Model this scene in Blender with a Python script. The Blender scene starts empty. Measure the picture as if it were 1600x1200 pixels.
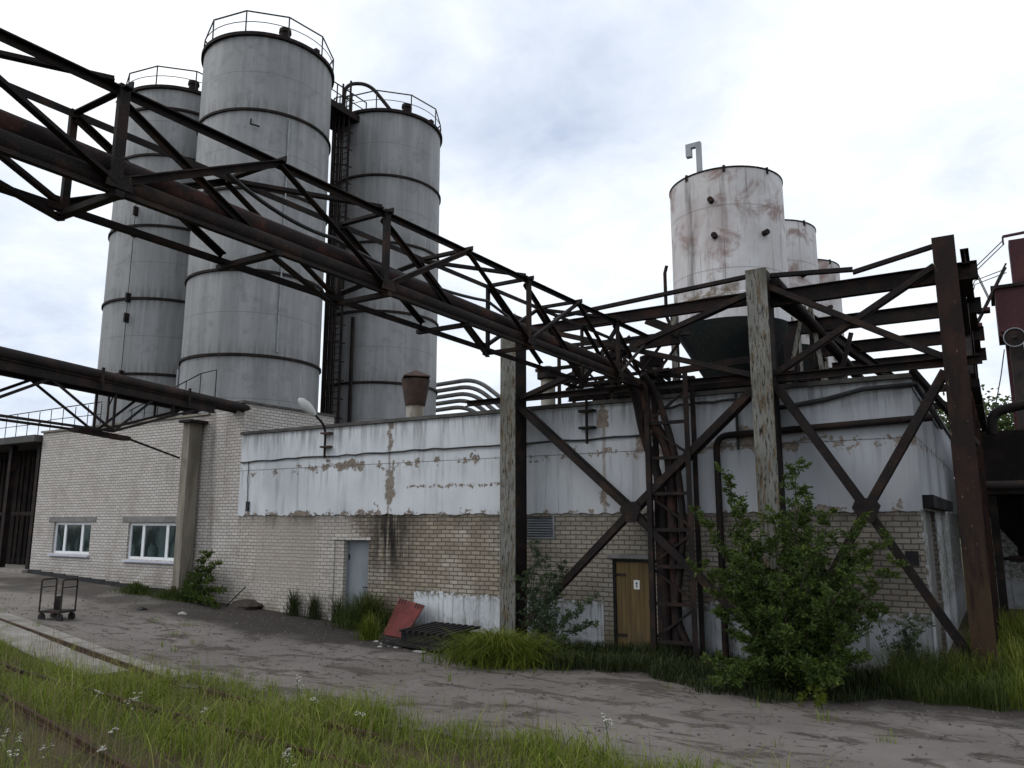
import bpy, math, random
import numpy as np
from mathutils import Vector, Matrix
random.seed(7); rng = np.random.default_rng(7)
S = bpy.context.scene
COL = S.collection
PI = math.pi
# ---------------------------------------------------------------- camera
F = 1220.0; PIT = math.radians(10); YAW = math.radians(31.8); CH = 2.8
cam = bpy.data.cameras.new('camera'); co = bpy.data.objects.new('camera', cam); COL.objects.link(co)
cam.sensor_width = 36; cam.lens = F / 1600 * 36; cam.clip_end = 3000; cam.clip_start = 0.05
co.location = (0, 0, CH); co.rotation_euler = (PI / 2 + PIT, 0, YAW); S.camera = co

def ray(x, y):
    a = x - 800; u = 600 - y
    fw = F * math.cos(PIT) - u * math.sin(PIT); v = F * math.sin(PIT) + u * math.cos(PIT)
    return (a * math.cos(YAW) - fw * math.sin(YAW), fw * math.cos(YAW) + a * math.sin(YAW), v)
def onY(x, y, Y):
    r = ray(x, y); t = Y / r[1]; return Vector((r[0] * t, Y, CH + r[2] * t))
def onX(x, y, X):
    r = ray(x, y); t = X / r[0]; return Vector((X, r[1] * t, CH + r[2] * t))
def onZ(x, y, z):
    r = ray(x, y); t = (z - CH) / r[2]; return Vector((r[0] * t, r[1] * t, z))
def gz(x):
    t = -14.0 - x
    if t <= 0: return 0.0
    return 0.045 * min(t, 18.5) * min(1, 0.55 + t * 0.09) if t < 18.5 else 0.045 * 18.5
def ong(x, y, dz=0):
    z = 0
    for _ in range(8):
        p = onZ(x, y, z + dz); z = gz(p.x)
    return Vector((p.x, p.y, z))

# ---------------------------------------------------------------- mesh builder
class MB:
    def __init__(s): s.v = []; s.f = []; s.sm = []
    def add(s, vs, fs, smooth=False):
        o = len(s.v); s.v += [tuple(p) for p in vs]
        for f in fs: s.f.append(tuple(i + o for i in f)); s.sm.append(smooth)
        return s
    def box(s, a, b):
        x0, y0, z0 = a; x1, y1, z1 = b
        return s.add([(x0,y0,z0),(x1,y0,z0),(x1,y1,z0),(x0,y1,z0),(x0,y0,z1),(x1,y0,z1),(x1,y1,z1),(x0,y1,z1)],
              [(0,3,2,1),(4,5,6,7),(0,1,5,4),(1,2,6,5),(2,3,7,6),(3,0,4,7)])
    def frame(s, p, q, up):
        p = Vector(p); q = Vector(q); d = (q - p).normalized(); up = Vector(up)
        if abs(d.dot(up.normalized())) > .98: up = Vector((0, 1, 0)) if abs(d.y) < .9 else Vector((1, 0, 0))
        r = d.cross(up).normalized(); u = r.cross(d)
        return p, q, r, u
    def sweep(s, p, q, prof, up=(0,0,1)):
        p, q, r, u = s.frame(p, q, up); n = len(prof)
        vs = [p + r * a + u * b for a, b in prof] + [q + r * a + u * b for a, b in prof]
        return s.add(vs, [tuple(range(n))[::-1], tuple(range(n, 2 * n))] + [(i, (i + 1) % n, n + (i + 1) % n, n + i) for i in range(n)])
    def bar(s, p, q, w, h=None, up=(0,0,1)):
        h = h or w
        return s.sweep(p, q, [(-w/2,-h/2),(w/2,-h/2),(w/2,h/2),(-w/2,h/2)], up)
    def angle(s, p, q, a, up=(0,0,1), flip=1, t=.014):
        pr = [(0,0),(a,0),(a,t),(t,t),(t,a),(0,a)]
        pr = [((x - a/2) * flip, y - a/2) for x, y in pr]
        if flip < 0: pr = pr[::-1]
        return s.sweep(p, q, pr, up)
    def ibeam(s, p, q, w, h, up=(0,0,1), t=.018):
        a = w/2; b = h/2; k = t/2
        return s.sweep(p, q, [(-a,-b),(a,-b),(a,-b+t),(k,-b+t),(k,b-t),(a,b-t),(a,b),(-a,b),(-a,b-t),(-k,b-t),(-k,-b+t),(-a,-b+t)], up)
    def chan(s, p, q, w, h, up=(0,0,1), t=.014):
        a = w; b = h/2
        return s.sweep(p, q, [(0,-b),(a,-b),(a,-b+t),(t,-b+t),(t,b-t),(a,b-t),(a,b),(0,b)], up)
    def tube(s, pts, r, seg=10, caps=True):
        pts = [Vector(p) for p in pts]; n = len(pts); rs = r if isinstance(r, (list, tuple)) else [r] * n
        rings = []; prev = None
        for i, p in enumerate(pts):
            d = (pts[min(i + 1, n - 1)] - pts[max(i - 1, 0)]).normalized()
            if prev is None:
                a = Vector((0, 0, 1)) if abs(d.z) < .9 else Vector((1, 0, 0))
                prev = d.cross(a).normalized()
            else:
                prev = (prev - d * prev.dot(d)).normalized()
            b = d.cross(prev)
            rings.append([p + (prev * math.cos(2*PI*k/seg) + b * math.sin(2*PI*k/seg)) * rs[i] for k in range(seg)])
        vs = [v for R in rings for v in R]; fs = []
        for i in range(n - 1):
            for k in range(seg):
                fs.append((i*seg+k, i*seg+(k+1)%seg, (i+1)*seg+(k+1)%seg, (i+1)*seg+k))
        s.add(vs, fs, True)
        if caps:
            s.add(rings[0], [tuple(range(seg))[::-1]]); s.add(rings[-1], [tuple(range(seg))])
        return s
    def lathe(s, prof, c=(0,0,0), seg=40, smooth=True):
        c = Vector(c); n = len(prof)
        for i in range(n - 1):
            (r0, z0), (r1, z1) = prof[i], prof[i + 1]
            vs = []; fs = []
            for k in range(seg):
                a = 2*PI*k/seg; ca, sa = math.cos(a), math.sin(a)
                vs += [c + Vector((r0*ca, r0*sa, z0)), c + Vector((r1*ca, r1*sa, z1))]
            for k in range(seg):
                j = (k + 1) % seg; fs.append((2*k, 2*j, 2*j+1, 2*k+1))
            s.add(vs, fs, smooth)
        return s
    def plate(s, pts, n, t):
        n = Vector(n).normalized() * t; k = len(pts); pts = [Vector(p) for p in pts]
        return s.add(pts + [p + n for p in pts], [tuple(range(k))[::-1], tuple(range(k, 2*k))] + [(i, (i+1)%k, k+(i+1)%k, k+i) for i in range(k)])
    def build(s, name, mat, parent=None, loc=None):
        off = Vector((0, 0, 0)); o = parent
        while o is not None: off += o.location; o = o.parent
        if loc is not None: off = Vector(loc)
        me = bpy.data.meshes.new(name)
        me.from_pydata([(x - off.x, y - off.y, z - off.z) for x, y, z in s.v], [], s.f)
        me.polygons.foreach_set('use_smooth', s.sm); me.materials.append(mat); me.update()
        ob = bpy.data.objects.new(name, me); COL.objects.link(ob)
        if parent is not None: ob.parent = parent
        if loc is not None: ob.location = loc
        return ob

def bend(pts, rad, n=6):
    pts = [Vector(p) for p in pts]; out = [pts[0]]
    for i in range(1, len(pts) - 1):
        a, b, c = pts[i-1], pts[i], pts[i+1]; d0 = (a - b); d1 = (c - b)
        k = min(rad, d0.length*.48, d1.length*.48); p0 = b + d0.normalized()*k; p1 = b + d1.normalized()*k
        for j in range(n + 1):
            t = j / n; out.append(p0*(1-t)**2 + b*2*t*(1-t) + p1*t*t)
    out.append(pts[-1]); return out
def sag(p, q, d, n=10):
    p = Vector(p); q = Vector(q); return [p.lerp(q, i/n) - Vector((0,0,d*4*(i/n)*(1-i/n))) for i in range(n+1)]

def thing(name, label, cat, loc=(0,0,0), group=None):
    o = bpy.data.objects.new(name, None); COL.objects.link(o); o.location = loc
    o.empty_display_size = .3; o['label'] = label; o['category'] = cat
    if group: o['group'] = group
    return o
def tag(o, label, cat, group=None, kind=None):
    if label: o['label'] = label
    if cat: o['category'] = cat
    if group: o['group'] = group
    if kind: o['kind'] = kind
    return o
def dup(root, loc, label=None):
    r = root.copy(); COL.objects.link(r); r.location = loc
    if label: r['label'] = label
    for ch in list(root.children):
        c = ch.copy(); COL.objects.link(c); c.parent = r
        for g in list(ch.children):
            d = g.copy(); COL.objects.link(d); d.parent = c
    return r

# ---------------------------------------------------------------- materials
class G:
    def __init__(s, name):
        s.m = bpy.data.materials.new(name); s.m.use_nodes = True; s.t = s.m.node_tree; s.t.nodes.clear()
        s.pos = s.n('ShaderNodeNewGeometry').outputs['Position']
        sp = s.n('ShaderNodeSeparateXYZ'); s.t.links.new(s.pos, sp.inputs[0]); s.x, s.y, s.z = sp.outputs
    def n(s, k): return s.t.nodes.new(k)
    def put(s, sock, v):
        if v is None: return
        if isinstance(v, bpy.types.NodeSocket): s.t.links.new(v, sock)
        else:
            if sock.type == 'RGBA' and len(v) == 3: v = (*v, 1)
            sock.default_value = v
    def ma(s, op, a, b=None, c=None, clamp=False):
        n = s.n('ShaderNodeMath'); n.operation = op; n.use_clamp = clamp
        s.put(n.inputs[0], a); s.put(n.inputs[1], b); s.put(n.inputs[2], c); return n.outputs[0]
    def vec(s, x, y, z):
        n = s.n('ShaderNodeCombineXYZ'); s.put(n.inputs[0], x); s.put(n.inputs[1], y); s.put(n.inputs[2], z); return n.outputs[0]
    def scl(s, v):
        n = s.n('ShaderNodeVectorMath'); n.operation = 'MULTIPLY'; s.put(n.inputs[0], s.pos); n.inputs[1].default_value = v; return n.outputs[0]
    def noise(s, scale=1, detail=4, rough=.55, v=None, st=None, dist=0):
        n = s.n('ShaderNodeTexNoise'); n.inputs['Scale'].default_value = scale; n.inputs['Detail'].default_value = detail
        n.inputs['Roughness'].default_value = rough; n.inputs['Distortion'].default_value = dist
        s.put(n.inputs['Vector'], s.scl(st) if st else (v if v is not None else s.pos)); return n.outputs['Fac']
    def mr(s, v, a, b, c=0., d=1., smooth=True):
        n = s.n('ShaderNodeMapRange'); n.interpolation_type = 'SMOOTHSTEP' if smooth else 'LINEAR'
        for i, k in enumerate((v, a, b, c, d)): s.put(n.inputs[i], k)
        return n.outputs[0]
    def mix(s, f, a, b, blend='MIX'):
        n = s.n('ShaderNodeMix'); n.data_type = 'RGBA'; n.blend_type = blend
        s.put(n.inputs[0], f); s.put(n.inputs[6], a); s.put(n.inputs[7], b); return n.outputs[2]
    def attr(s, name):
        n = s.n('ShaderNodeAttribute'); n.attribute_name = name; return n.outputs['Fac']
    def done(s, col, rough=.8, bump=None, bs=.4, bd=.02, metal=0, spec=.3, trans=0):
        p = s.n('ShaderNodeBsdfPrincipled'); o = s.n('ShaderNodeOutputMaterial')
        s.put(p.inputs['Base Color'], col); s.put(p.inputs['Roughness'], rough); s.put(p.inputs['Metallic'], metal)
        p.inputs['Specular IOR Level'].default_value = spec
        if bump is not None:
            b = s.n('ShaderNodeBump'); b.inputs['Strength'].default_value = bs; b.inputs['Distance'].default_value = bd
            s.put(b.inputs['Height'], bump); s.t.links.new(b.outputs[0], p.inputs['Normal'])
        sh = p.outputs[0]
        if trans:
            tr = s.n('ShaderNodeBsdfTranslucent'); s.put(tr.inputs[0], col)
            mx = s.n('ShaderNodeMixShader'); mx.inputs[0].default_value = trans
            s.t.links.new(sh, mx.inputs[1]); s.t.links.new(tr.outputs[0], mx.inputs[2]); sh = mx.outputs[0]
        s.t.links.new(sh, o.inputs[0]); return s.m
    def brick(s, c1, c2, mortar, w=.25, h=.1, m=.012, bias=0.):
        n = s.n('ShaderNodeTexBrick'); s.put(n.inputs['Color1'], c1); s.put(n.inputs['Color2'], c2); s.put(n.inputs['Mortar'], mortar)
        n.inputs['Scale'].default_value = 1; n.inputs['Mortar Size'].default_value = m; n.inputs['Mortar Smooth'].default_value = .2
        n.inputs['Brick Width'].default_value = w; n.inputs['Row Height'].default_value = h; n.inputs['Bias'].default_value = bias
        wob = s.noise(2.5, 2); u = s.ma('ADD', s.ma('ADD', s.x, s.y), s.ma('ADD', s.ma('MULTIPLY', wob, .03), s.ma('MULTIPLY', s.noise(9, 3), .035)))
        zz = s.ma('ADD', s.z, s.ma('ADD', s.ma('MULTIPLY', s.noise(1.2, 2), .03), s.ma('MULTIPLY', s.noise(7, 3), .022)))
        s.put(n.inputs['Vector'], s.vec(u, zz, 0.)); return n.outputs[0], n.outputs[1]

def near(g, v, c, r):      # 1 at v==c fading to 0 at distance r
    return g.mr(g.ma('ABSOLUTE', g.ma('SUBTRACT', v, c)), 0., r, 1., 0.)

def steel(name, base, rust, amt=.5, scale=3., dark=(.012,.011,.011), rough=.75):
    g = G(name)
    a = g.mr(g.noise(scale, 6, .65), .62 - amt*.3, .75 - amt*.25); b = g.noise(scale*.5, 3)
    c = g.mix(a, base, rust); c = g.mix(g.mr(b, .45, .75), c, dark)
    c = g.mix(g.mr(g.noise(scale*14, 4), .55, .75, 0., .5), c, tuple(min(1, k*2.2) for k in rust))
    return g.done(c, rough, g.noise(scale*9, 5), .35, .01, 0, .13)
M = {}
M['steel'] = steel('dark_weathered_steel', (.0135,.0115,.0115), (.034,.021,.016), .55, dark=(.006,.006,.007))
M['steel_red'] = steel('rusted_red_steel', (.017,.0095,.009), (.033,.016,.011), .6, 1.7, (.012,.008,.007))
M['pipe_rust'] = steel('rusted_pipe_steel', (.017,.013,.013), (.055,.025,.020), .5, 2.6, (.010,.008,.008))
M['hopper'] = steel('oxide_red_paint', (.050,.022,.026), (.070,.030,.030), .5, 1.2, (.038,.018,.021))
M['iron'] = steel('dull_iron', (.032,.028,.027), (.065,.036,.026), .4, 5)

def redcol():
    g = G('rusted_red_column')
    c = g.mix(g.mr(g.noise(1.7, 6, .65), .4, .68), (.016,.010,.0095), (.032,.016,.012))
    c = g.mix(g.mr(g.noise(1, 5, .7, st=(6,6,.7)), .48, .7, 0, .8), c, (.010,.008,.008))
    low = g.ma('MULTIPLY', g.mr(g.z, 3.4, 1.6), g.mr(g.noise(1, 5, .65, st=(4,4,.6)), .4, .6))
    c = g.mix(g.ma('MULTIPLY', low, .6), c, (.060,.038,.018))
    fl = g.ma('ADD', g.noise(1, 6, .78, st=(15,15,4)), g.ma('MULTIPLY', near(g, g.noise(1, 2, .5, st=(3,3,.3)), .5, .06), .06))
    c = g.mix(g.mr(fl, .665, .69), c, (.20,.155,.09))
    return g.done(c, .75, g.noise(12, 5), .4, .01, 0, .15)
def peel():
    g = G('peeling_grey_paint')
    base = g.mix(g.mr(g.noise(1.5, 4), .35, .7), (.185,.185,.17), (.115,.115,.10))
    col = g.mix(g.mr(g.noise(1, 5, .72, st=(13,13,2.2)), .50, .60, 0, .75), base, (.10,.062,.025))
    col = g.mix(g.mr(g.noise(1, 7, .78, st=(24,24,3.2)), .525, .575), col, (.018,.013,.011))
    col = g.mix(g.mr(g.noise(1, 3, .6, st=(5,5,.5)), .5, .75, 0, .75), col, (.085,.083,.07))
    return g.done(col, .8, g.noise(1, 5, .7, st=(12,12,2.4)), .5, .01, 0, .15)
M['peel'] = peel(); M['column_red'] = redcol()

def silver():
    g = G('dull_galvanised_plate')
    c = g.mix(g.mr(g.noise(1, 4, .6, st=(1.6,1.6,.10)), .3, .7), (.280,.284,.287), (.195,.199,.201))
    c = g.mix(g.mr(g.noise(1, 5, .7, st=(7,7,.12)), .54, .74, 0, .35), c, (.38,.385,.39))
    c = g.mix(g.mr(g.noise(1, 4, .7, st=(5,5,.16)), .57, .78, 0, .4), c, (.13,.128,.125))
    # dirt washed down below every ring, rings every 3.7 m from the top
    zz = g.ma('MODULO', g.ma('ADD', g.ma('SUBTRACT', g.z, 24.5), 74.0), 3.7)
    st = g.mr(g.noise(1, 4, .65, st=(6,6,.2)), .35, .7)
    up = g.ma('MULTIPLY', g.mr(zz, 0., .9, 1., 0.), st)
    c = g.mix(g.ma('MULTIPLY', up, .75), c, (.085,.082,.076))
    dn = g.ma('MULTIPLY', g.mr(zz, 2.9, 3.7, 0., 1.), st)
    c = g.mix(g.ma('MULTIPLY', dn, .6), c, (.10,.10,.10))
    # plate seams
    s1 = near(g, zz, 1.85, .018)
    c = g.mix(g.ma('MULTIPLY', s1, .75), c, (.06,.06,.06))
    c = g.mix(g.mr(g.noise(1.1, 7, .72, dist=.3), .50, .66, 0, .55), c, (.15,.152,.155))
    c = g.mix(g.mr(g.noise(1, 6, .75, st=(9,9,.5)), .60, .70, 0, .6), c, (.09,.088,.085))
    c = g.mix(g.mr(g.noise(3, 6, .7), .64, .70, 0, .6), c, (.10,.085,.075))
    return g.done(c, .62, g.noise(1, 3, .5, st=(1.2,1.2,.5)), .25, .05, .25, .4)
M['silver'] = silver()

def tankwhite():
    g = G('rust_bled_white_paint')
    c = g.mix(g.mr(g.noise(.9, 4), .3, .7), (.60,.59,.60), (.49,.475,.475))
    r = g.ma('ADD', g.noise(.55, 6, .66, dist=.4), g.ma('MULTIPLY', g.mr(g.z, 8.5, 11.5), .05))
    c = g.mix(g.mr(r, .50, .72, 0, .5), c, (.34,.27,.26))
    c = g.mix(g.mr(g.ma('ADD', g.noise(1.1, 6, .68, dist=.5), g.ma('MULTIPLY', g.mr(g.z, 9.2, 11.6), .05)), .54, .70, 0, .8), c, (.21,.12,.10))
    c = g.mix(g.mr(g.noise(1, 6, .72, st=(3,3,.5)), .54, .66, 0, .5), c, (.25,.21,.20))
    c = g.mix(g.mr(g.noise(1, 5, .7, st=(5,5,.22)), .53, .72, 0, .7), c, (.20,.17,.16))
    c = g.mix(g.mr(g.noise(1, 5, .7, st=(9,9,.15)), .62, .7, 0, .6), c, (.08,.07,.065))
    for zc in (9.0, 10.65):
        c = g.mix(g.ma('MULTIPLY', near(g, g.z, zc, .025), .5), c, (.12,.11,.1))
    sk_ = g.ma('MULTIPLY', near(g, g.ma('ADD', g.x, g.ma('MULTIPLY', g.noise(1.5, 3), .25)), -6.0, .22), g.mr(g.noise(1, 5, .7, st=(6,6,.4)), .35, .6))
    c = g.mix(g.ma('MULTIPLY', sk_, .75), c, (.07,.06,.057))
    low = g.ma('MULTIPLY', g.ma('MULTIPLY', g.mr(g.z, 8.2, 8.35), g.mr(g.z, 8.4, 8.9, 1., 0.)), g.mr(g.noise(2, 5, .7), .42, .6))
    c = g.mix(low, c, (.13,.10,.065))
    return g.done(c, .6, g.noise(1.5, 4), .2, .02)
M['tank'] = tankwhite()
M['tank_dark'] = steel('blackened_hopper_steel', (.018,.022,.022), (.03,.032,.03), .4, 1.2, (.012,.014,.014))

def bricks_white():
    g = G('white_silicate_brick')
    v = g.noise(1.1, 5, .6)
    bc, bf = g.brick((.53,.495,.465), (.44,.41,.38), (.20,.185,.17), .26, .1, .011)
    c = g.mix(g.mr(v, .52, .74, 0, .5), bc, (.25,.225,.19))
    c = g.mix(g.mr(g.noise(1, 5, .7, st=(1.4,1.4,.35)), .55, .78, 0, .5), c, (.2,.18,.15))
    edge = g.ma('MULTIPLY', near(g, g.x, -21.7, 1.3), g.mr(g.noise(1, 4, .6, st=(3,3,.2)), .42, .68))
    c = g.mix(g.ma('MULTIPLY', edge, .6), c, (.13,.115,.10))
    base = g.ma('MULTIPLY', g.mr(g.z, .5, 1.5, 1., 0.), g.mr(g.noise(2.2, 4), .35, .65))
    c = g.mix(g.ma('MULTIPLY', base, .6), c, (.15,.125,.105))
    h = g.ma('ADD', g.ma('MULTIPLY', bf, -.7), g.ma('MULTIPLY', g.noise(22, 4), .35))
    return g.done(c, .9, h, .8, .02, 0, .15)
M['brick_white'] = bricks_white()

def bricks_tan():
    g = G('dirty_tan_brick')
    bc, bf = g.brick((.34,.29,.22), (.225,.19,.148), (.10,.088,.073), .27, .105, .013)
    pale = g.mr(g.noise(1.3, 4, .6), .47, .66)
    bc2, _ = g.brick((.43,.395,.34), (.29,.255,.205), (.12,.105,.088), .27, .105, .013)
    c = g.mix(pale, bc, bc2)
    # limewashed part by the grey door
    wb, _ = g.brick((.50,.465,.425), (.41,.375,.335), (.19,.17,.15), .26, .1, .011)
    lw = g.mr(g.ma('ADD', g.x, g.ma('MULTIPLY', g.noise(2, 4), .9)), -15.2, -14.95, 1., 0.)
    c = g.mix(lw, c, wb)
    panel = g.ma('MULTIPLY', g.mr(g.x, -19.55, -19.5), g.ma('MULTIPLY', g.mr(g.x, -17.0, -16.95, 1., 0.), g.mr(g.z, 1.0, 1.06)))
    c = g.mix(g.ma('MULTIPLY', panel, .5), c, (.33,.29,.245))
    c = g.mix(g.mr(g.ma('ADD', g.x, g.ma('MULTIPLY', g.noise(.8, 4), 3.)), -10.5, -5.5, 0., .6), c, g.mix(bf, g.mix(g.noise(1.8, 5), (.17,.155,.138), (.26,.24,.215)), (.11,.102,.093)))  # right bay brick: dirt, plus gantry and bush shade put into the colour
    # soot run below the leaking joint
    wob = g.ma('ADD', g.x, g.ma('MULTIPLY', g.ma('SUBTRACT', g.noise(1.3, 3), .5), .5))
    run = g.ma('MULTIPLY', near(g, wob, -14.2, 1.35), g.mr(g.noise(1, 5, .72, st=(5,5,.42)), .33, .55))
    run = g.ma('MULTIPLY', run, g.mr(g.z, .7, 2.2))
    c = g.mix(run, c, (.018,.016,.015))
    c = g.mix(g.ma('MULTIPLY', g.mr(g.z, 2.5, 3.0), g.mr(g.noise(1, 4, .6, st=(2,2,.4)), .35, .65, .15, .7)), c, (.07,.06,.05))
    moss = g.ma('MULTIPLY', g.mr(g.z, .9, .1), g.mr(g.noise(1.7, 4), .4, .6))
    c = g.mix(g.ma('MULTIPLY', moss, .6), c, (.09,.08,.035))
    c = g.mix(g.mr(g.noise(1, 5, .7, st=(3,3,.7)), .55, .75, 0, .45), c, (.09,.08,.07))
    h = g.ma('ADD', g.ma('MULTIPLY', bf, -1.), g.ma('MULTIPLY', g.noise(18, 4), .5))
    return g.done(c, .92, h, .9, .025, 0, .12)
M['brick_tan'] = bricks_tan()

def plaster(name='flaking_white_plaster', lines=True):
    g = G(name)
    c = g.mix(g.mr(g.noise(.7, 4), .3, .7), (.60,.625,.65), (.49,.51,.535))
    # shade of the right hand bay put into the plaster colour as grey
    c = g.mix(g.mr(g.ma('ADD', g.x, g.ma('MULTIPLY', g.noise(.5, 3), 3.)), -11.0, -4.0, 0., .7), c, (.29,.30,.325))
    c = g.mix(g.mr(g.noise(1, 5, .68, st=(4,4,.35)), .50, .74, 0, .65), c, (.26,.265,.28))
    c = g.mix(g.mr(g.noise(1, 5, .7, st=(11,11,.3)), .60, .74, 0, .55), c, (.17,.165,.165))
    if lines:
        run = g.ma('MULTIPLY', g.mr(g.z, 4.6, 5.5), g.mr(g.noise(1, 5, .7, st=(7,7,.5)), .42, .64))
        c = g.mix(g.ma('MULTIPLY', run, .7), c, (.13,.125,.125))
        run2 = g.ma('MULTIPLY', g.mr(g.z, 4.38, 3.5, 1., 0.), g.ma('MULTIPLY', g.mr(g.z, 4.37, 4.39, 1., 0.), g.mr(g.noise(1, 4, .7, st=(5,5,.4)), .5, .68)))
        c = g.mix(g.ma('MULTIPLY', run2, .5), c, (.2,.2,.21))
        nz = g.noise(2.1, 7, .72); big = g.noise(.45, 2)
        b = g.ma('MULTIPLY', near(g, g.z, 4.36, .34), .17)
        b = g.ma('MAXIMUM', b, g.ma('MULTIPLY', near(g, g.z, 3.0, .30), .17))
        for xc in (-14.25, -7.75):
            b = g.ma('MAXIMUM', b, g.ma('MULTIPLY', near(g, g.x, xc, .32), .20))
        for xc, zc, rr, k in ((-6.6, 4.55, .95, .27), (-6.5, 3.55, .35, .24), (-14.9, 3.25, .7, .16), (-16.6, 4.5, .9, .13), (-4.3, 4.6, .9, .2), (-14.4, 3.9, .7, .14), (-1.6, 3.1, .4, .22)):
            dx = g.ma('SUBTRACT', g.x, xc); dz = g.ma('SUBTRACT', g.z, zc)
            d = g.ma('SQRT', g.ma('ADD', g.ma('MULTIPLY', dx, dx), g.ma('MULTIPLY', g.ma('MULTIPLY', dz, dz), 3.)))
            b = g.ma('MAXIMUM', b, g.mr(d, 0., rr, k, 0.))
        # a crumbling row across the second bay
        row = g.ma('MULTIPLY', g.ma('MULTIPLY', near(g, g.z, 3.72, .12), .23), g.ma('MULTIPLY', g.mr(g.x, -13.8, -13.5), g.mr(g.x, -10.6, -10.3, 1., 0.)))
        hole = g.mr(g.ma('ADD', g.noise(7, 5, .7), row), .715, .73)
        pe = g.mr(g.ma('ADD', g.ma('ADD', nz, b), g.ma('MULTIPLY', g.ma('SUBTRACT', big, .5), .25)), .695, .71)
        pe = g.ma('MAXIMUM', pe, hole)
        for xc in (-14.25, -7.75):
            pe = g.ma('MAXIMUM', pe, g.ma('MULTIPLY', near(g, g.ma('ADD', g.x, g.ma('MULTIPLY', g.noise(3, 4), .06)), xc + .03, .07), .75))
        c = g.mix(pe, c, g.mix(g.mr(g.noise(9, 4), .3, .7), (.25,.205,.165), (.15,.13,.115)))
        gr = near(g, g.z, 4.38, .018)
        c = g.mix(g.ma('MULTIPLY', gr, .75), c, (.09,.08,.075))
        h = g.ma('SUBTRACT', g.ma('MULTIPLY', g.noise(8, 5), .25), g.ma('ADD', pe, gr))
    else:
        pe = g.mr(g.noise(1, 6, .75, st=(10,10,.5)), .53, .62); c = g.mix(g.ma('MULTIPLY', pe, .7), c, (.17,.165,.155))
        c = g.mix(g.ma('MULTIPLY', g.mr(g.z, .75, 1.05), g.mr(g.noise(9, 5, .7), .45, .55)), c, (.14,.135,.10))
        pe = g.ma('MULTIPLY', pe, .15)
        low = g.ma('MULTIPLY', g.mr(g.z, .9, .1), g.mr(g.noise(3, 5, .7), .4, .62))
        c = g.mix(g.ma('MULTIPLY', low, .6), c, (.12,.115,.085))
        h = g.ma('SUBTRACT', g.ma('MULTIPLY', g.noise(8, 5), .3), pe)
    return g.done(c, .85, h, .6, .012, 0, .2)
M['plaster'] = plaster(); M['dado'] = plaster('worn_white_dado', False)

def simple(name, a, b, sc=3., rough=.8, st=None, bs=.3, spec=.3, metal=0):
    g = G(name); n = g.noise(sc, 5, .62, st=st)
    return g.done(g.mix(g.mr(n, .35, .68), a, b), rough, g.noise(sc*6, 4), bs, .01, metal, spec)
M['concrete'] = simple('old_concrete', (.27,.25,.225), (.18,.165,.145), 2.2)
M['post_concrete'] = simple('stained_concrete', (.24,.215,.175), (.13,.115,.09), 1, .85, (3,3,.5))
M['bitumen'] = simple('bitumen_felt', (.05,.05,.05), (.085,.08,.075), 2)
M['coping'] = simple('dark_coping', (.05,.048,.045), (.1,.095,.09), 3)
def greydoor():
    g = G('grey_painted_steel')
    c = g.mix(g.mr(g.noise(1, 5, .6, st=(2,2,.6)), .35, .68), (.20,.225,.245), (.15,.168,.185))
    c = g.mix(g.mr(g.noise(1, 6, .7, st=(14,14,1)), .58, .72, 0, .5), c, (.10,.105,.11))
    c = g.mix(g.ma('MULTIPLY', g.mr(g.z, .7, .05), g.mr(g.noise(6, 5, .7), .4, .6)), c, (.09,.075,.06))
    return g.done(c, .5, g.noise(1.5, 3), .2, .02)
M['door_grey'] = greydoor()
M['pvc'] = simple('white_window_plastic', (.75,.77,.80), (.66,.68,.70), 2, .4, None, .05)
M['sill'] = simple('pale_blue_sill', (.5,.52,.62), (.42,.44,.5), 3, .5)
M['lintel'] = simple('grey_lintel', (.20,.195,.19), (.14,.135,.13), 3)
M['black'] = simple('tarred_black', (.012,.012,.013), (.025,.024,.024), 4, .7)
M['near_black'] = simple('near_black_shed', (.012,.010,.010), (.026,.020,.017), 1.2, .9, None, .3, .1)  # even near-black brown for both dark sheds
M['board_red'] = simple('faded_red_board', (.14,.027,.024), (.085,.019,.017), 3, .7)
M['wood_dark'] = simple('tarred_wood', (.007,.007,.008), (.018,.016,.016), 6, .7, None, .3, .2)
M['galv'] = simple('galvanised_sheet', (.26,.275,.29), (.18,.19,.20), 2, .5, None, .1, .4, .3)
M['stub'] = simple('pale_vent_pipe', (.33,.31,.27), (.19,.15,.11), 2.5)
M['rust_cap'] = simple('rusted_sheet', (.065,.038,.028), (.035,.024,.02), 4)
M['lampgrey'] = simple('lamp_aluminium', (.42,.42,.41), (.33,.33,.32), 3, .5)
M['cable'] = simple('black_cable', (.018,.018,.02), (.03,.03,.03), 5, .6)
M['soil'] = simple('dark_soil', (.040,.034,.030), (.065,.055,.048), 9, .95, None, .8, .1)
M['stone'] = simple('pale_rubble', (.35,.34,.33), (.2,.19,.18), 9)
M['railsteel'] = steel('rusty_rail_steel', (.048,.027,.019), (.075,.042,.028), .5, 6, (.022,.015,.012))
M['bark'] = simple('grey_brown_bark', (.075,.06,.045), (.04,.033,.026), 9)
M['white_paper'] = simple('white_notice', (.7,.7,.68), (.62,.62,.6), 3)
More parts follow.
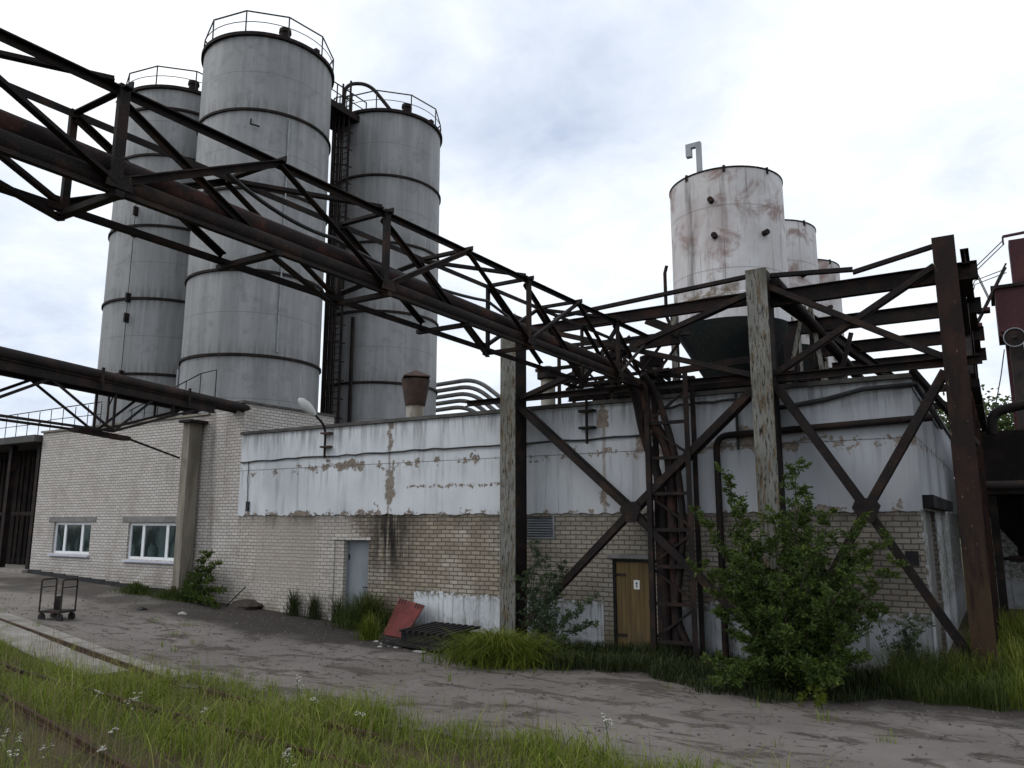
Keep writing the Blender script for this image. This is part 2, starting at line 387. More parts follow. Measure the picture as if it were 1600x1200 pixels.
def wooddoor():
    g = G('ochre_wood_door')
    c = g.mix(g.mr(g.noise(1, 6, .65, st=(16,16,.7)), .35, .66), (.150,.100,.040), (.095,.062,.026))
    pl = g.ma('ABSOLUTE', g.ma('SUBTRACT', g.ma('FRACT', g.ma('MULTIPLY', g.x, 9.)), .5))
    gap = g.mr(pl, .44, .48); c = g.mix(g.ma('MULTIPLY', gap, .7), c, (.05,.03,.015))
    c = g.mix(g.ma('MULTIPLY', g.mr(g.z, .7, .05), g.mr(g.noise(5, 4), .4, .6)), c, (.08,.06,.035))
    return g.done(c, .7, g.ma('MULTIPLY', gap, -1.), .5, .01)
M['door_wood'] = wooddoor()
def glass():
    g = G('dark_window_glass'); c = g.mix(g.mr(g.noise(1, 4, .6, st=(2.2,2.2,1.1)), .42, .58), (.006,.016,.018), (.045,.07,.072))
    return g.done(c, .06, None, spec=.5)
M['glass'] = glass()

def ground_mat(name, path):
    g = G(name)
    if path:
        c = g.mix(g.mr(g.noise(.35, 5, .6), .35, .65), (.132,.116,.106), (.182,.163,.150))
        c = g.mix(g.mr(g.noise(1, 6, .7, st=(.65,1.5,1), dist=.7), .535, .575, 0, .8), c, (.068,.056,.049))
        c = g.mix(g.mr(g.noise(1, 7, .75, st=(1.6,3.0,1), dist=.8), .575, .60, 0, .75), c, (.048,.039,.034))
        c = g.mix(g.mr(g.noise(1.7, 6, .7), .60, .66, 0, .5), c, (.225,.205,.19))
        # damp, oily soil near the buildings
        ed = g.ma('ADD', g.y, g.ma('MULTIPLY', g.ma('SUBTRACT', g.noise(.7, 5, .6), .5), 3.2))
        c = g.mix(g.mr(ed, 13.2, 14.3, 0, .92), c, (.034,.029,.026))
        c = g.mix(g.ma('MULTIPLY', g.mr(g.x, -19, -24), g.mr(g.noise(.6, 4), .4, .6, .2, .75)), c, (.22,.20,.175))
        v = g.n('ShaderNodeTexVoronoi'); v.feature = 'DISTANCE_TO_EDGE'; v.inputs['Scale'].default_value = .55
        dv = g.n('ShaderNodeVectorMath'); dv.operation = 'ADD'; g.put(dv.inputs[0], g.pos)
        nn = g.n('ShaderNodeTexNoise'); nn.inputs['Scale'].default_value = 1.6; nn.inputs['Detail'].default_value = 5; g.put(nn.inputs['Vector'], g.pos)
        g.put(dv.inputs[1], nn.outputs['Color']); g.put(v.inputs['Vector'], dv.outputs[0])
        ck = g.ma('MULTIPLY', g.mr(v.outputs[0], 0., .02, 1., 0.), g.mr(g.noise(.5, 3), .45, .6))
        c = g.mix(g.ma('MULTIPLY', ck, .7), c, (.04,.035,.03))
        c = g.mix(g.mr(g.noise(38, 3, .6), .58, .72, 0, .45), c, (.22,.20,.18))
        c = g.mix(g.mr(g.noise(55, 3, .6), .60, .72, 0, .5), c, (.05,.043,.038))
        h = g.ma('ADD', g.ma('MULTIPLY', g.noise(30, 5, .7), .5), g.noise(3, 5))
        return g.done(c, .92, h, .55, .03, 0, .15)
    c = g.mix(g.mr(g.noise(1.2, 5), .35, .65), (.066,.046,.032), (.048,.045,.020))
    c = g.mix(g.mr(g.noise(9, 5, .7), .45, .65, 0, .6), c, (.075,.062,.042))
    far = g.mr(g.ma('ABSOLUTE', g.y), 60, 140)
    c = g.mix(far, c, (.06,.075,.03))
    return g.done(c, .95, g.noise(12, 5), .6, .04, 0, .1)
M['ground'] = ground_mat('soil_and_turf', False); M['path'] = ground_mat('worn_dirt_yard', True)

def leafmat(name, a, b, c2, trans=.3):
    g = G(name); r = g.attr('rnd')
    c = g.mix(g.mr(r, 0., .6, smooth=False), a, b); c = g.mix(g.mr(r, .6, 1., smooth=False), c, c2)
    return g.done(c, .6, None, trans=trans, spec=.25)
M['grass'] = leafmat('meadow_grass', (.075,.112,.010), (.165,.215,.018), (.29,.285,.07))
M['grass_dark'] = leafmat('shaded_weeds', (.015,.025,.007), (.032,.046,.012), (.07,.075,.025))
M['grass_mid'] = leafmat('rank_grass', (.030,.050,.010), (.062,.085,.016), (.14,.14,.05))
M['grass_yel'] = leafmat('yellow_green_weeds', (.050,.080,.008), (.11,.14,.012), (.20,.20,.035))
M['leaf'] = leafmat('willow_leaf', (.024,.040,.009), (.060,.092,.016), (.22,.26,.05))
M['leaf_grey'] = leafmat('grey_green_leaf', (.03,.05,.022), (.06,.085,.04), (.10,.13,.065))
M['leaf_tree'] = leafmat('tree_leaf', (.03,.05,.012), (.06,.085,.02), (.10,.12,.035))
M['petal'] = simple('white_petal', (.6,.6,.55), (.5,.5,.45), 3)
M['stem'] = simple('green_stem', (.06,.09,.025), (.05,.07,.02), 8)

# ---------------------------------------------------------------- world
w = bpy.data.worlds.new('World'); S.world = w; w.use_nodes = True; t = w.node_tree; t.nodes.clear()
SUN_EL, SUN_AZ = math.radians(42), math.radians(230)     # high behind a cloud cover, from the camera's left shoulder
sky = t.nodes.new('ShaderNodeTexSky'); sky.sky_type = 'NISHITA'; sky.sun_disc = False
sky.sun_elevation = SUN_EL; sky.sun_rotation = SUN_AZ
b1 = t.nodes.new('ShaderNodeBackground'); b1.inputs[1].default_value = .12; t.links.new(sky.outputs[0], b1.inputs[0])
tc = t.nodes.new('ShaderNodeTexCoord'); sp = t.nodes.new('ShaderNodeSeparateXYZ'); t.links.new(tc.outputs['Generated'], sp.inputs[0])
def wm(op, a, b=None):
    n = t.nodes.new('ShaderNodeMath'); n.operation = op
    for i, v in enumerate((a, b)):
        if v is None: continue
        if isinstance(v, bpy.types.NodeSocket): t.links.new(v, n.inputs[i])
        else: n.inputs[i].default_value = v
    return n.outputs[0]
den = wm('ADD', wm('MAXIMUM', sp.outputs[2], 0.), .22)
cb = t.nodes.new('ShaderNodeCombineXYZ'); t.links.new(wm('DIVIDE', sp.outputs[0], den), cb.inputs[0]); t.links.new(wm('DIVIDE', sp.outputs[1], den), cb.inputs[1])
def wnoise(sc, det, off, rough=.5):
    ad = t.nodes.new('ShaderNodeVectorMath'); ad.inputs[1].default_value = off; t.links.new(cb.outputs[0], ad.inputs[0])
    n = t.nodes.new('ShaderNodeTexNoise'); n.inputs['Scale'].default_value = sc; n.inputs['Detail'].default_value = det; n.inputs['Roughness'].default_value = rough
    n.inputs['Distortion'].default_value = .3
    t.links.new(ad.outputs[0], n.inputs['Vector']); return n.outputs['Fac']
cl = wm('ADD', wm('MULTIPLY', wnoise(1.25, 7, (3.1, .4, 0), .58), .62), wm('MULTIPLY', wnoise(4.2, 7, (1., 7., 0), .62), .38))
def blob(px, py, deg, amp):
    global cl
    v = Vector(ray(px, py)).normalized()
    dp = t.nodes.new('ShaderNodeVectorMath'); dp.operation = 'DOT_PRODUCT'; t.links.new(tc.outputs['Generated'], dp.inputs[0]); dp.inputs[1].default_value = v
    m = t.nodes.new('ShaderNodeMapRange'); m.interpolation_type = 'SMOOTHSTEP'; t.links.new(dp.outputs['Value'], m.inputs[0])
    m.inputs[1].default_value = math.cos(math.radians(deg)); m.inputs[2].default_value = 1; m.inputs[4].default_value = amp
    cl = wm('ADD', cl, m.outputs[0])
# bluish gaps and bright banks of the cloud cover
for bl in ((760, 90, 11, -.08), (930, 230, 11, -.09), (1010, 150, 8, -.06), (60, 480, 14, -.08), (1290, 280, 5, -.07), (1230, 20, 9, -.05), (1450, 120, 16, .08), (480, 10, 14, .07), (1000, 345, 7, .08), (200, 60, 14, .06), (760, 400, 9, .04)): blob(*bl)
cr = t.nodes.new('ShaderNodeValToRGB'); t.links.new(cl, cr.inputs[0])
e = cr.color_ramp.elements; e[0].position = .24; e[0].color = (.52,.60,.76,1); e[1].position = .62; e[1].color = (1.06,1.09,1.11,1)
k = cr.color_ramp.elements.new(.43); k.color = (.78,.845,.945,1)
b2 = t.nodes.new('ShaderNodeBackground'); b2.inputs[1].default_value = 1.03; t.links.new(cr.outputs[0], b2.inputs[0])
mxw = t.nodes.new('ShaderNodeMixShader'); mxw.inputs[0].default_value = .93
t.links.new(b1.outputs[0], mxw.inputs[1]); t.links.new(b2.outputs[0], mxw.inputs[2])
wo = t.nodes.new('ShaderNodeOutputWorld'); t.links.new(mxw.outputs[0], wo.inputs[0])
sun = bpy.data.lights.new('sun', 'SUN'); sun.energy = .85; sun.angle = math.radians(28); sun.color = (1, .98, .95)
so = bpy.data.objects.new('sun', sun); COL.objects.link(so)
d = Vector((math.sin(SUN_AZ)*math.cos(SUN_EL), math.cos(SUN_AZ)*math.cos(SUN_EL), math.sin(SUN_EL)))
so.rotation_euler = (-d).to_track_quat('-Z', 'Y').to_euler(); so.location = (0, -20, 40)
vs = S.view_settings; vs.view_transform = 'Standard'; vs.look = 'None'; vs.exposure = .14; vs.gamma = 1

# ---------------------------------------------------------------- ground
XS = [-400,-150,-80,-50,-40] + [-36 + i*.75 for i in range(60)] + [10,14,20,40,120,400]
def strip_sheet(name, ylo, yhi, mat, dz, ny=1, xs=XS):
    vs = []; fs = []
    for x in xs:
        a, b = ylo(x), yhi(x)
        for j in range(ny + 1): vs.append((x, a + (b - a)*j/ny, gz(x) + dz))
    for i in range(len(xs) - 1):
        for j in range(ny):
            o = i*(ny+1) + j; fs.append((o, o+ny+1, o+ny+2, o+1))
    return MB().add(vs, fs, True).build(name, mat)
tag(strip_sheet('ground', lambda x: -900, lambda x: 900, M['ground'], 0), None, None, kind='structure')
GE = [(-60,10.4),(-36,9.9),(-22,9.6),(-16.2,9.3),(-13.8,9.55),(-10.7,9.25),(-8.7,9.2),(-6.8,9.25),(-5.8,9.3),(-4.2,8.95),(-3,8.7),(2,8.2),(12,7.5),(60,6)]
def lerpt(T, x):
    if x <= T[0][0]: return T[0][1]
    for (a, b), (c, d) in zip(T, T[1:]):
        if x <= c: return b + (d - b)*(x - a)/(c - a)
    return T[-1][1]
edge = lambda x: lerpt(GE, x) + .12*math.sin(x*2.1) + .08*math.sin(x*5.3)
xsp = [-55,-45,-40] + [-36 + i*.3 for i in range(150)] + [12, 20, 40]
tag(strip_sheet('yard_path', lambda x: edge(x) - .25, lambda x: 16.62 if x < -.3 else 16.62, M['path'], .006, 1, xsp), None, None, kind='structure')
# two concrete strips with a sunken rail groove between
a0, a1 = Vector((-23.5, 10.85)), Vector((-13.0, 9.25))
mb = MB()
dr = (a1 - a0).normalized(); nn = Vector((-dr.y, dr.x))
N = 14
for i in range(N):
    for (o0, o1, sh) in ((-.02, .42, 0), (-.95, -.12, .4)):
        s0 = (a1 - a0).length*((i + .02 + sh)/N); s1 = (a1 - a0).length*((i + .985 + sh)/N)
        if s1 > (a1 - a0).length - 1.2*(o0 < -.5): continue
        pts = []
        for s, o in ((s0, o0), (s1, o0), (s1, o1), (s0, o1)):
            p = a0 + dr*s + nn*o; pts.append((p.x, p.y, gz(p.x) + .012 + random.uniform(0, .012)))
        mb.plate(pts, (0, 0, 1), .03)
tag(mb.build('concrete_strip', M['concrete']), None, None, kind='structure')

# ---------------------------------------------------------------- buildings
YF = 16.6
def wall_open(mb, x0, x1, z0, z1, y0, y1, ops):
    xs = sorted({x0, x1, *[o[0] for o in ops], *[o[1] for o in ops]}); zs = sorted({z0, z1, *[o[2] for o in ops], *[o[3] for o in ops]})
    for a, b in zip(xs, xs[1:]):
        runs = []
        for c, d in zip(zs, zs[1:]):
            mx, mz = (a+b)/2, (c+d)/2
            if any(o[0] < mx < o[1] and o[2] < mz < o[3] for o in ops): continue
            if runs and runs[-1][1] == c: runs[-1][1] = d
            else: runs.append([c, d])
        for c, d in runs: mb.box((a, y0, c), (b, y1, d))
def ragged(mb, x0, x1, z0, z1, y0, y1, low=.03, high=0, n=None):
    n = n or max(2, int((x1 - x0)/.11)); vs = []; fs = []
    zb = [z0 + random.uniform(-low, low*.4) if low else z0 for _ in range(n+1)]
    zt = [z1 + (random.uniform(-high, high) if high else 0) for _ in range(n+1)]
    for i in range(n + 1):
        x = x0 + (x1 - x0)*i/n
        vs += [(x, y0, zb[i]), (x, y0, zt[i]), (x, y1, zt[i]), (x, y1, zb[i])]
    for i in range(n):
        o = 4*i
        for k in range(4): fs.append((o+k, o+4+k, o+4+(k+1)%4, o+(k+1)%4))
    fs += [(0,1,2,3), (4*n+3, 4*n+2, 4*n+1, 4*n)]
    mb.add(vs, fs)

XL, XR, ZT = -20.4, -1.3, 5.52
wb = thing('white_building', 'long low flat-roofed building, flaking white upper wall over tan brick, grey and ochre doors', 'building', (XL, YF, 0))
G1 = (-15.86, -14.94, 0, 2.27); G2 = (-7.62, -6.66, 0, 1.97); VG = (-9.95, -9.14, 2.44, 2.92)
mb = MB(); wall_open(mb, XL, XR, -.2, ZT, YF, YF + .38, [G1, G2, VG])
wall_open_side = [(17.25, 19.9, -.2, 3.0)]
# side wall with the sheeted opening
for (y0, y1, z0, z1) in ((YF+.38, 17.25, -.2, ZT), (17.25, 19.9, 3.0, ZT), (19.9, 30, -.2, ZT)): mb.box((XR-.38, y0, z0), (XR, y1, z1))
mb.box((XL, 29.62, -.2), (XR-.38, 30, ZT)); mb.box((XL, YF+.38, -.2), (XL+.38, 29.62, ZT))
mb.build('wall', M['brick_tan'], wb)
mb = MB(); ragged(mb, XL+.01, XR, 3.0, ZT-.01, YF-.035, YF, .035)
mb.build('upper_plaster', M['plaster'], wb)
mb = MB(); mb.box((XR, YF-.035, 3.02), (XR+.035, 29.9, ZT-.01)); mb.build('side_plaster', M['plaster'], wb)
mb = MB(); ragged(mb, -13.3, -9.7, -.05, 1.0, YF-.02, YF, 0, .05); ragged(mb, -9.7, -7.85, -.05, 1.02, YF-.02, YF, 0, .04); ragged(mb, -6.3, XR, -.05, 1.13, YF-.02, YF, 0, .05)
mb.build('lower_plaster', M['dado'], wb)
MB().box((XL+.38, YF+.38, 5.2), (XR-.38, 29.62, 5.38)).build('roof', M['bitumen'], wb)
MB().box((XL, YF-.11, ZT), (XR+.1, YF+.42, ZT+.09)).box((XR-.42, YF+.42, ZT), (XR+.1, 30, ZT+.09)).box((XL, 29.6, ZT), (XR-.42, 30, ZT+.09)).build('coping', M['coping'], wb)
# doors
dg = MB().box((G1[0]+.05, YF+.16, .02), (G1[1]-.05, YF+.21, G1[3]-.05)).build('door', M['door_grey'], wb); dg['label'] = 'flat grey steel door'
MB().box((G1[0], YF+.12, 0), (G1[0]+.05, YF+.24, G1[3])).box((G1[1]-.05, YF+.12, 0), (G1[1], YF+.24, G1[3])).box((G1[0]+.05, YF+.12, G1[3]-.05), (G1[1]-.05, YF+.24, G1[3])).build('frame', M['door_grey'], dg)
MB().bar((G1[1]-.16, YF+.11, 1.02), (G1[1]-.28, YF+.11, 1.02), .02).bar((G1[1]-.16, YF+.16, 1.02), (G1[1]-.16, YF+.11, 1.02), .02).build('handle', M['iron'], dg)
MB().box((-16.35, YF-.05, 2.30), (-14.85, YF, 2.39)).box((-16.36, YF-.03, .0), (-16.2, YF, 2.30)).build('door_surround', M['brick_white'], wb)
for hz in (.4, 1.75): MB().box((G1[0]+.03, YF+.13, hz), (G1[0]+.09, YF+.16, hz+.14)).build('hinge', M['iron'], dg)
dw = MB().box((G2[0]+.06, YF+.06, .02), (G2[1]-.04, YF+.11, G2[3]-.06)).build('door', M['door_wood'], wb); dw['label'] = 'ochre wooden plank door'
MB().box((G2[0], YF+.02, 0), (G2[0]+.06, YF+.18, G2[3])).box((G2[1]-.04, YF+.02, 0), (G2[1], YF+.18, G2[3])).box((G2[0]+.06, YF+.02, G2[3]-.06), (G2[1]-.04, YF+.18, G2[3])).build('frame', M['wood_dark'], dw)
sg = MB().box((-7.13, YF+.045, 1.32), (-6.99, YF+.06, 1.52)).build('notice', M['white_paper'], dw)
MB().lathe([(.001, 0), (.018, .01), (.018, .04), (.001, .05)], (0, 0, 0), 8)
MB().box((-7.072, YF+.042, 1.36), (-7.048, YF+.045, 1.42)).box((-7.08, YF+.042, 1.43), (-7.04, YF+.045, 1.47)).build('pictogram', M['black'], dw)
for hz in (.3, 1.6): MB().box((G2[0]+.04, YF+.035, hz), (G2[0]+.30, YF+.06, hz+.05)).build('strap_hinge', M['iron'], dw)
MB().box((-6.78, YF+.03, .95), (-6.76, YF+.06, 1.1)).build('handle', M['iron'], dw)
MB().box((-7.75, YF-.04, 1.99), (-6.5, YF, 2.08)).build('door_lintel', M['lintel'], wb)
vg = MB()
for i in range(8):
    z = VG[2] + .03 + i*.06; vg.plate([(VG[0], YF+.10, z+.05), (VG[1], YF+.10, z+.05), (VG[1], YF+.02, z), (VG[0], YF+.02, z)], (0, 0, 1), .008)
vg.box((VG[0]-.04, YF-.02, VG[2]-.04), (VG[0], YF+.1, VG[3]+.04)).box((VG[1], YF-.02, VG[2]-.04), (VG[1]+.04, YF+.1, VG[3]+.04)).box((VG[0], YF-.02, VG[2]-.04), (VG[1], YF+.1, VG[2]))
vg.box((VG[0], YF+.13, VG[2]), (VG[1], YF+.15, VG[3])).build('louvre_vent', M['galv'], wb)
MB().box((-1.62, YF-.03, 2.0), (-1.40, YF, 2.26)).build('vent_flap', M['black'], wb)
MB().box((-19.98, YF-.09, 3.12), (-19.86, YF-.035, 3.42)).build('meter_box', M['black'], wb)
# side: lintel, white jamb, sheets
MB().box((XR+.035, 16.75, 3.06), (XR+.22, 23.5, 3.30)).build('canopy_beam', M['wood_dark'], wb)
MB().box((XR, YF, -.05), (XR+.025, 17.25, 3.02)).box((XR, 19.9, -.05), (XR+.025, 29.9, 3.02)).build('side_lower_plaster', M['dado'], wb)
sh = MB(); y = 17.6
vs = []; n = 46
for i in range(n):
    yy = 17.55 + (19.9-17.55)*i/(n-1); xx = XR - .1 + (.035 if (i//2) % 2 else 0); vs += [(xx, yy, .1), (xx, yy, 3.0)]
sh.add(vs, [(2*i, 2*i+2, 2*i+3, 2*i+1) for i in range(n-1)]).box((XR-.14, 17.55, .1), (XR-.115, 19.9, 3.0))
sh.build('sheet_door', M['lintel'], wb)
MB().bar((-1.75, YF-.12, .85), (-1.45, YF-.1, .05), .13, .06).build('rotten_fascia', M['wood_dark'], wb)
# pipes and cables fixed to it
yq = YF - .16
MB().tube(bend([(XR+.35, yq, 4.72), (-5.06, yq, 4.6), (-5.06, yq, .05)], .28), .07, 12).build('drain_pipe', M['steel'], wb)
def wavy(x0, x1, z0, z1, y, amp, n=40):
    return [(x0 + (x1-x0)*i/n, y + random.uniform(-.01, .01), z0 + (z1-z0)*i/n + random.uniform(-amp, amp)) for i in range(n+1)]
MB().tube(wavy(XL+.05, -6.4, 4.66, 4.72, YF-.07, .025), .024, 6).build('wall_cable', M['cable'], wb)
MB().tube(wavy(-20.0, -19.95, 4.66, 3.4, YF-.06, .015, 12), .012, 5).build('wall_cable', M['cable'], wb)
MB().tube(wavy(-6.4, -4.2, 5.30, 5.42, YF-.1, .03, 12), .03, 6).build('wall_cable', M['cable'], wb)
MB().tube([(-4.2, YF-.1, 5.1), (-3.5, YF-.14, 5.13), (-2.8, YF-.12, 5.22), (-2.1, YF-.14, 5.36), (XR+.1, YF-.1, 5.38), (XR+.12, 18, 5.35), (XR+.1, 24, 5.3)], .05, 8).build('roof_hose', M['cable'], wb)
MB().tube([(-4.62, YF-.09, 5.5), (-4.62, YF-.09, 4.3)], .03, 6).build('conduit', M['cable'], wb)
MB().tube([(-6.75, YF-.25, 5.6), (-6.72, YF-.2, 5.1), (-6.55, YF-.12, 4.75), (-6.4, YF-.08, 4.72)], .02, 6).build('wall_cable', M['cable'], wb)

# left brick building
BL = -32.4
bb = thing('brick_building', 'white brick building with two plastic windows, left of the plastered wall', 'building', (BL, YF, 0))
W1 = (-30.95, -28.45, 1.62, 2.78); W2 = (-26.15, -23.25, 1.52, 2.76)
mb = MB(); wall_open(mb, BL, XL, .0, 6.3, YF, YF+.4, [W1, W2]); mb.box((-22.1, YF, 6.3), (XL, YF+.4, 6.56))
mb.box((XL-.4, YF+.4, 0), (XL, 20.6, 6.56)); mb.box((BL, YF+.4, 0), (BL+.4, 20.6, 6.3)); mb.box((BL+.4, 20.2, 0), (XL-.4, 20.6, 6.3))
mb.build('wall', M['brick_white'], bb)
MB().box((BL+.4, YF+.4, 6.0), (XL-.4, 20.2, 6.2)).build('roof', M['bitumen'], bb)
MB().box((BL-.05, YF-.08, 6.3), (-22.1, YF+.45, 6.37)).build('coping', M['post_concrete'], bb)
MB().box((-22.15, YF-.1, 6.56), (XL+.06, YF+.45, 6.64)).box((XL-.45, YF+.45, 6.56), (XL+.06, 20.6, 6.63)).build('coping', M['coping'], bb)
mb = MB()
for i in range(14):
    x0 = BL + (XL-BL)*i/14; x1 = BL + (XL-BL)*(i+1)/14
    if x0 < -22.3: mb.box((x0, YF-.05, -.1), (min(x1, -22.3), YF, gz((x0+x1)/2)+.16))
mb.build('plinth', M['black'], bb)
for (x0, x1, z0, z1) in (W1, W2):
    wf = MB(); t_ = .09; y0, y1 = YF+.08, YF+.16
    wf.box((x0, y0, z0), (x0+t_, y1, z1)).box((x1-t_, y0, z0), (x1, y1, z1)).box((x0+t_, y0, z0), (x1-t_, y1, z0+t_)).box((x0+t_, y0, z1-t_), (x1-t_, y1, z1))
    m1 = x0 + (x1-x0)*.27; m2 = x0 + (x1-x0)*.73
    for m in (m1, m2): wf.box((m-.07, y0+.004, z0+t_), (m+.07, y1-.004, z1-t_))
    wo_ = wf.build('window', M['pvc'], bb)
    for a, b in ((x0+t_, m1-.07), (m1+.07, m2-.07), (m2+.07, x1-t_)): MB().box((a, y0+.04, z0+t_), (b, y0+.05, z1-t_)).build('pane', M['glass'], wo_)
    MB().box((x0-.1, YF-.1, z0-.09), (x1+.06, YF+.08, z0-.03)).build('sill', M['sill'], wo_)
    MB().box((x0-.35, YF-.025, z1+.02), (x1+.3, YF, z1+.2)).build('lintel', M['lintel'], wo_)

# dark open shed on the far left
SX = -44
sd = thing('open_shed', 'dark open-fronted shed at the far left, beside the white brick building', 'shed', (SX, YF, 0))
g0 = gz(-40)
MB().box((SX, YF-.25, g0-.6), (BL-.06, 26, g0+.13)).build('floor_slab', M['concrete'], sd)
MB().box((SX, YF-.3, 5.95), (BL-.06, 26, 6.22)).build('roof', M['bitumen'], sd)
MB().box((SX, 25.6, g0+.13), (BL-.06, 25.9, 5.95)).box((SX, YF, g0+.13), (SX+.3, 25.6, 5.95)).build('wall', M['near_black'], sd)
for x in (-32.8, -35.0, -37.6, -40.4): MB().ibeam((x, YF+.2, g0+.13), (x, YF+.2, 5.95), .22, .22, (0,1,0)).build('post', M['steel'], sd)
MB().box((SX+.3, YF+.5, 3.05), (BL-.1, YF+.62, 3.2)).build('rail', M['steel'], sd)
mb = MB()
for i in range(26): 
    x = -40 + i*.28; mb.box((x, YF+1.6+.05*(i % 3), g0+.13), (x+.26, YF+1.65+.05*(i % 3), 5.95 - .3*(i % 2)))
mb.build('plank_screen', M['near_black'], sd)
rl = thing('roof_railing', 'thin steel railing along the roof edge left of the silos', 'railing', (-36, 17.6, 6.3))
zt = 6.3
mb = MB().tube([(-44, 17.6, 7.45), (-30.2, 17.6, 7.52)], .022, 6).tube([(-44, 17.6, 6.95), (-35, 17.6, 6.94), (-33.8, 17.6, 7.05), (-30.2, 17.6, 7.02)], .016, 6); mb.build('handrail', M['steel'], rl)
for i in range(16): MB().tube([(-44 + i*.92, 17.6, 6.2), (-44 + i*.92, 17.6, 7.46)], .017, 5).build('post', M['steel'], rl)
MB().tube([(-29.7, 17.6, 6.2), (-29.75, 17.6, 8.0)], .05, 6).tube([(-31.2, 18.4, 6.2), (-30.4, 18.0, 7.4), (-30.0, 17.9, 7.7)], .03, 6).build('brace_post', M['steel'], rl)
r2 = thing('access_stair', 'small steel stair with railing climbing to the base of the big front silo', 'stair', (-30, 18.2, 6.2))
MB().bar((-29.6, 18.4, 6.25), (-25.2, 18.4, 7.3), .06, .16).bar((-29.6, 19.1, 6.25), (-25.2, 19.1, 7.3), .06, .16).build('stringer', M['steel'], r2)
MB().tube([(-29.6, 18.4, 7.2), (-25.2, 18.4, 8.3), (-24.3, 18.4, 8.35), (-24.3, 18.4, 7.3)], .022, 6).build('handrail', M['steel'], r2)
for i in range(6): MB().tube([(-29.4+i*.84, 18.4, 6.3+i*.2), (-29.4+i*.84, 18.4, 7.25+i*.21)], .018, 5).build('post', M['steel'], r2)
mb = MB()
for i in range(10): mb.box((-29.5+i*.43, 18.42, 6.3+i*.103), (-29.3+i*.43, 19.08, 6.33+i*.103))
mb.build('tread', M['steel'], r2)

# concrete post on the facade
cpx = onY(279, 800, 16.1).x
cp = thing('concrete_post', 'tall concrete post against the white brick wall, carrying the lower pipe bridge', 'post', (cpx, 16.2, gz(cpx)))
MB().box((cpx, 16.05, gz(cpx)-.2), (cpx+.34, 16.5, 6.0)).build('shaft', M['post_concrete'], cp)
MB().box((cpx-.05, 15.9, 6.0), (cpx+.55, 16.58, 6.09)).build('bracket', M['steel'], cp)
MB().box((cpx-.01, 16.03, gz(cpx)-.1), (cpx+.2, 16.05, gz(cpx)+.4)).build('base_plate', M['rust_cap'], cp)

# ---------------------------------------------------------------- silos
def make_silo(lab, loc):
    s = thing('silo', lab, 'silo', (0,0,0), 'tall grey steel silos behind the brick building')
    R = 3.0; H = 24.5
    MB().lathe([(R, 0), (R, H-3.7), (R-.015, H-3.7), (R-.015, H), (0.01, H+.55)], seg=72).build('shell', M['silver'], s)
    for k in range(6):
        z = H - 3.7*(k+1)
        if z < 1: continue
        MB().lathe([(R-.01, z-.07), (R+.08, z-.06), (R+.08, z+.05), (R-.01, z+.07)], seg=72).build('ring_band', M['steel'], s)
    MB().lathe([(R-.03, H-.12), (R+.11, H-.1), (R+.11, H+.06), (R-.3, H+.1)], seg=72).build('rim', M['steel'], s)
    rail = MB(); n = 10; top = [Vector((math.cos(2*PI*(k+.3)/n)*(R+.02), math.sin(2*PI*(k+.3)/n)*(R+.02), H+1.12)) for k in range(n)]
    for k in range(n): rail.bar(top[k], top[(k+1) % n], .05, .05)
    rail.tube([Vector((math.cos(2*PI*i/40)*(R+.02), math.sin(2*PI*i/40)*(R+.02), H+.58)) for i in range(41)], .02, 5, False)
    rl_ = rail.build('railing', M['iron'], s)
    for p in top: MB().bar(p, (p.x, p.y, H), .045).build('post', M['iron'], rl_)
    MB().lathe([(.24, 0), (.24, .55), (.29, .6), (.27, .78), (.02, .84)], (2.23, -1.06, H), 16).build('vent', M['steel'], s)
    MB().box((2.75, .2, H), (2.95, .45, H+.35)).lathe([(.1, 0), (.1, .3), (.01, .34)], (2.6, .75, H), 10).build('valve_box', M['steel'], s)
    s.location = loc; s['label'] = lab; return s
s1 = make_silo('largest grey ringed silo at the front of the three, railing on top', (-28.5, 23.45, 0))
s2 = dup(s1, (-27.95, 31.6, 0), 'grey ringed silo standing at the right of the three, beside the caged ladder')
s3 = dup(s1, (-35.9, 24.0, 0), 'grey ringed silo at the left, half hidden behind the largest silo')
MB().tube([(-28.5+2.85, 23.4-1.03, 9.9), (-28.5+2.85, 23.4-1.03, 20.6)], .045, 8).build('downpipe', M['galv'], s1)
MB().tube([(-31.2, 21.6, 6.2), (-31.2, 21.6, 9.6)], .07, 8).build('downpipe', M['galv'], s1)
mb = MB().tube([(-28.5+1.9, 23.4-2.35, 20.3), (-28.5+2.0, 23.4-2.45, 20.0), (-28.5+2.3, 23.4-2.2, 19.9)], .04, 6); mb.build('hook', M['iron'], s1)
MB().lathe([(2.99, 23.25), (3.08, 23.26), (3.08, 23.38), (2.99, 23.39)], (-35.9, 24.0, 0), 72).build('ring_band', M['steel'], s3)
for z in (9.4, 12.2, 13.2, 16.5, 17.6): MB().box((-35.9+1.0, 24.0-3.0, z), (-35.9+1.12, 24.0-2.78, z+.45)).build('step_lug', M['steel'], s3)
MB().tube([(-35.9+1.06, 24.0-2.9, 9.0), (-35.9+1.06, 24.0-2.9, 18.2)], .018, 6).build('downpipe', M['iron'], s3)
ld = thing('caged_ladder', 'tall black caged ladder rising between the front and right silos', 'ladder', (-28.0, 28.2, 6))
LX, LY = -28.0, 28.25
for dx in (-.28, .28): MB().bar((LX+dx, LY, 3), (LX+dx, LY, 26.2), .08).build('stile', M['steel'], ld)
for i in range(62): MB().bar((LX-.28, LY, 5.6+i*.33), (LX+.28, LY, 5.6+i*.33), .03).build('rung', M['steel'], ld)
mb = MB()
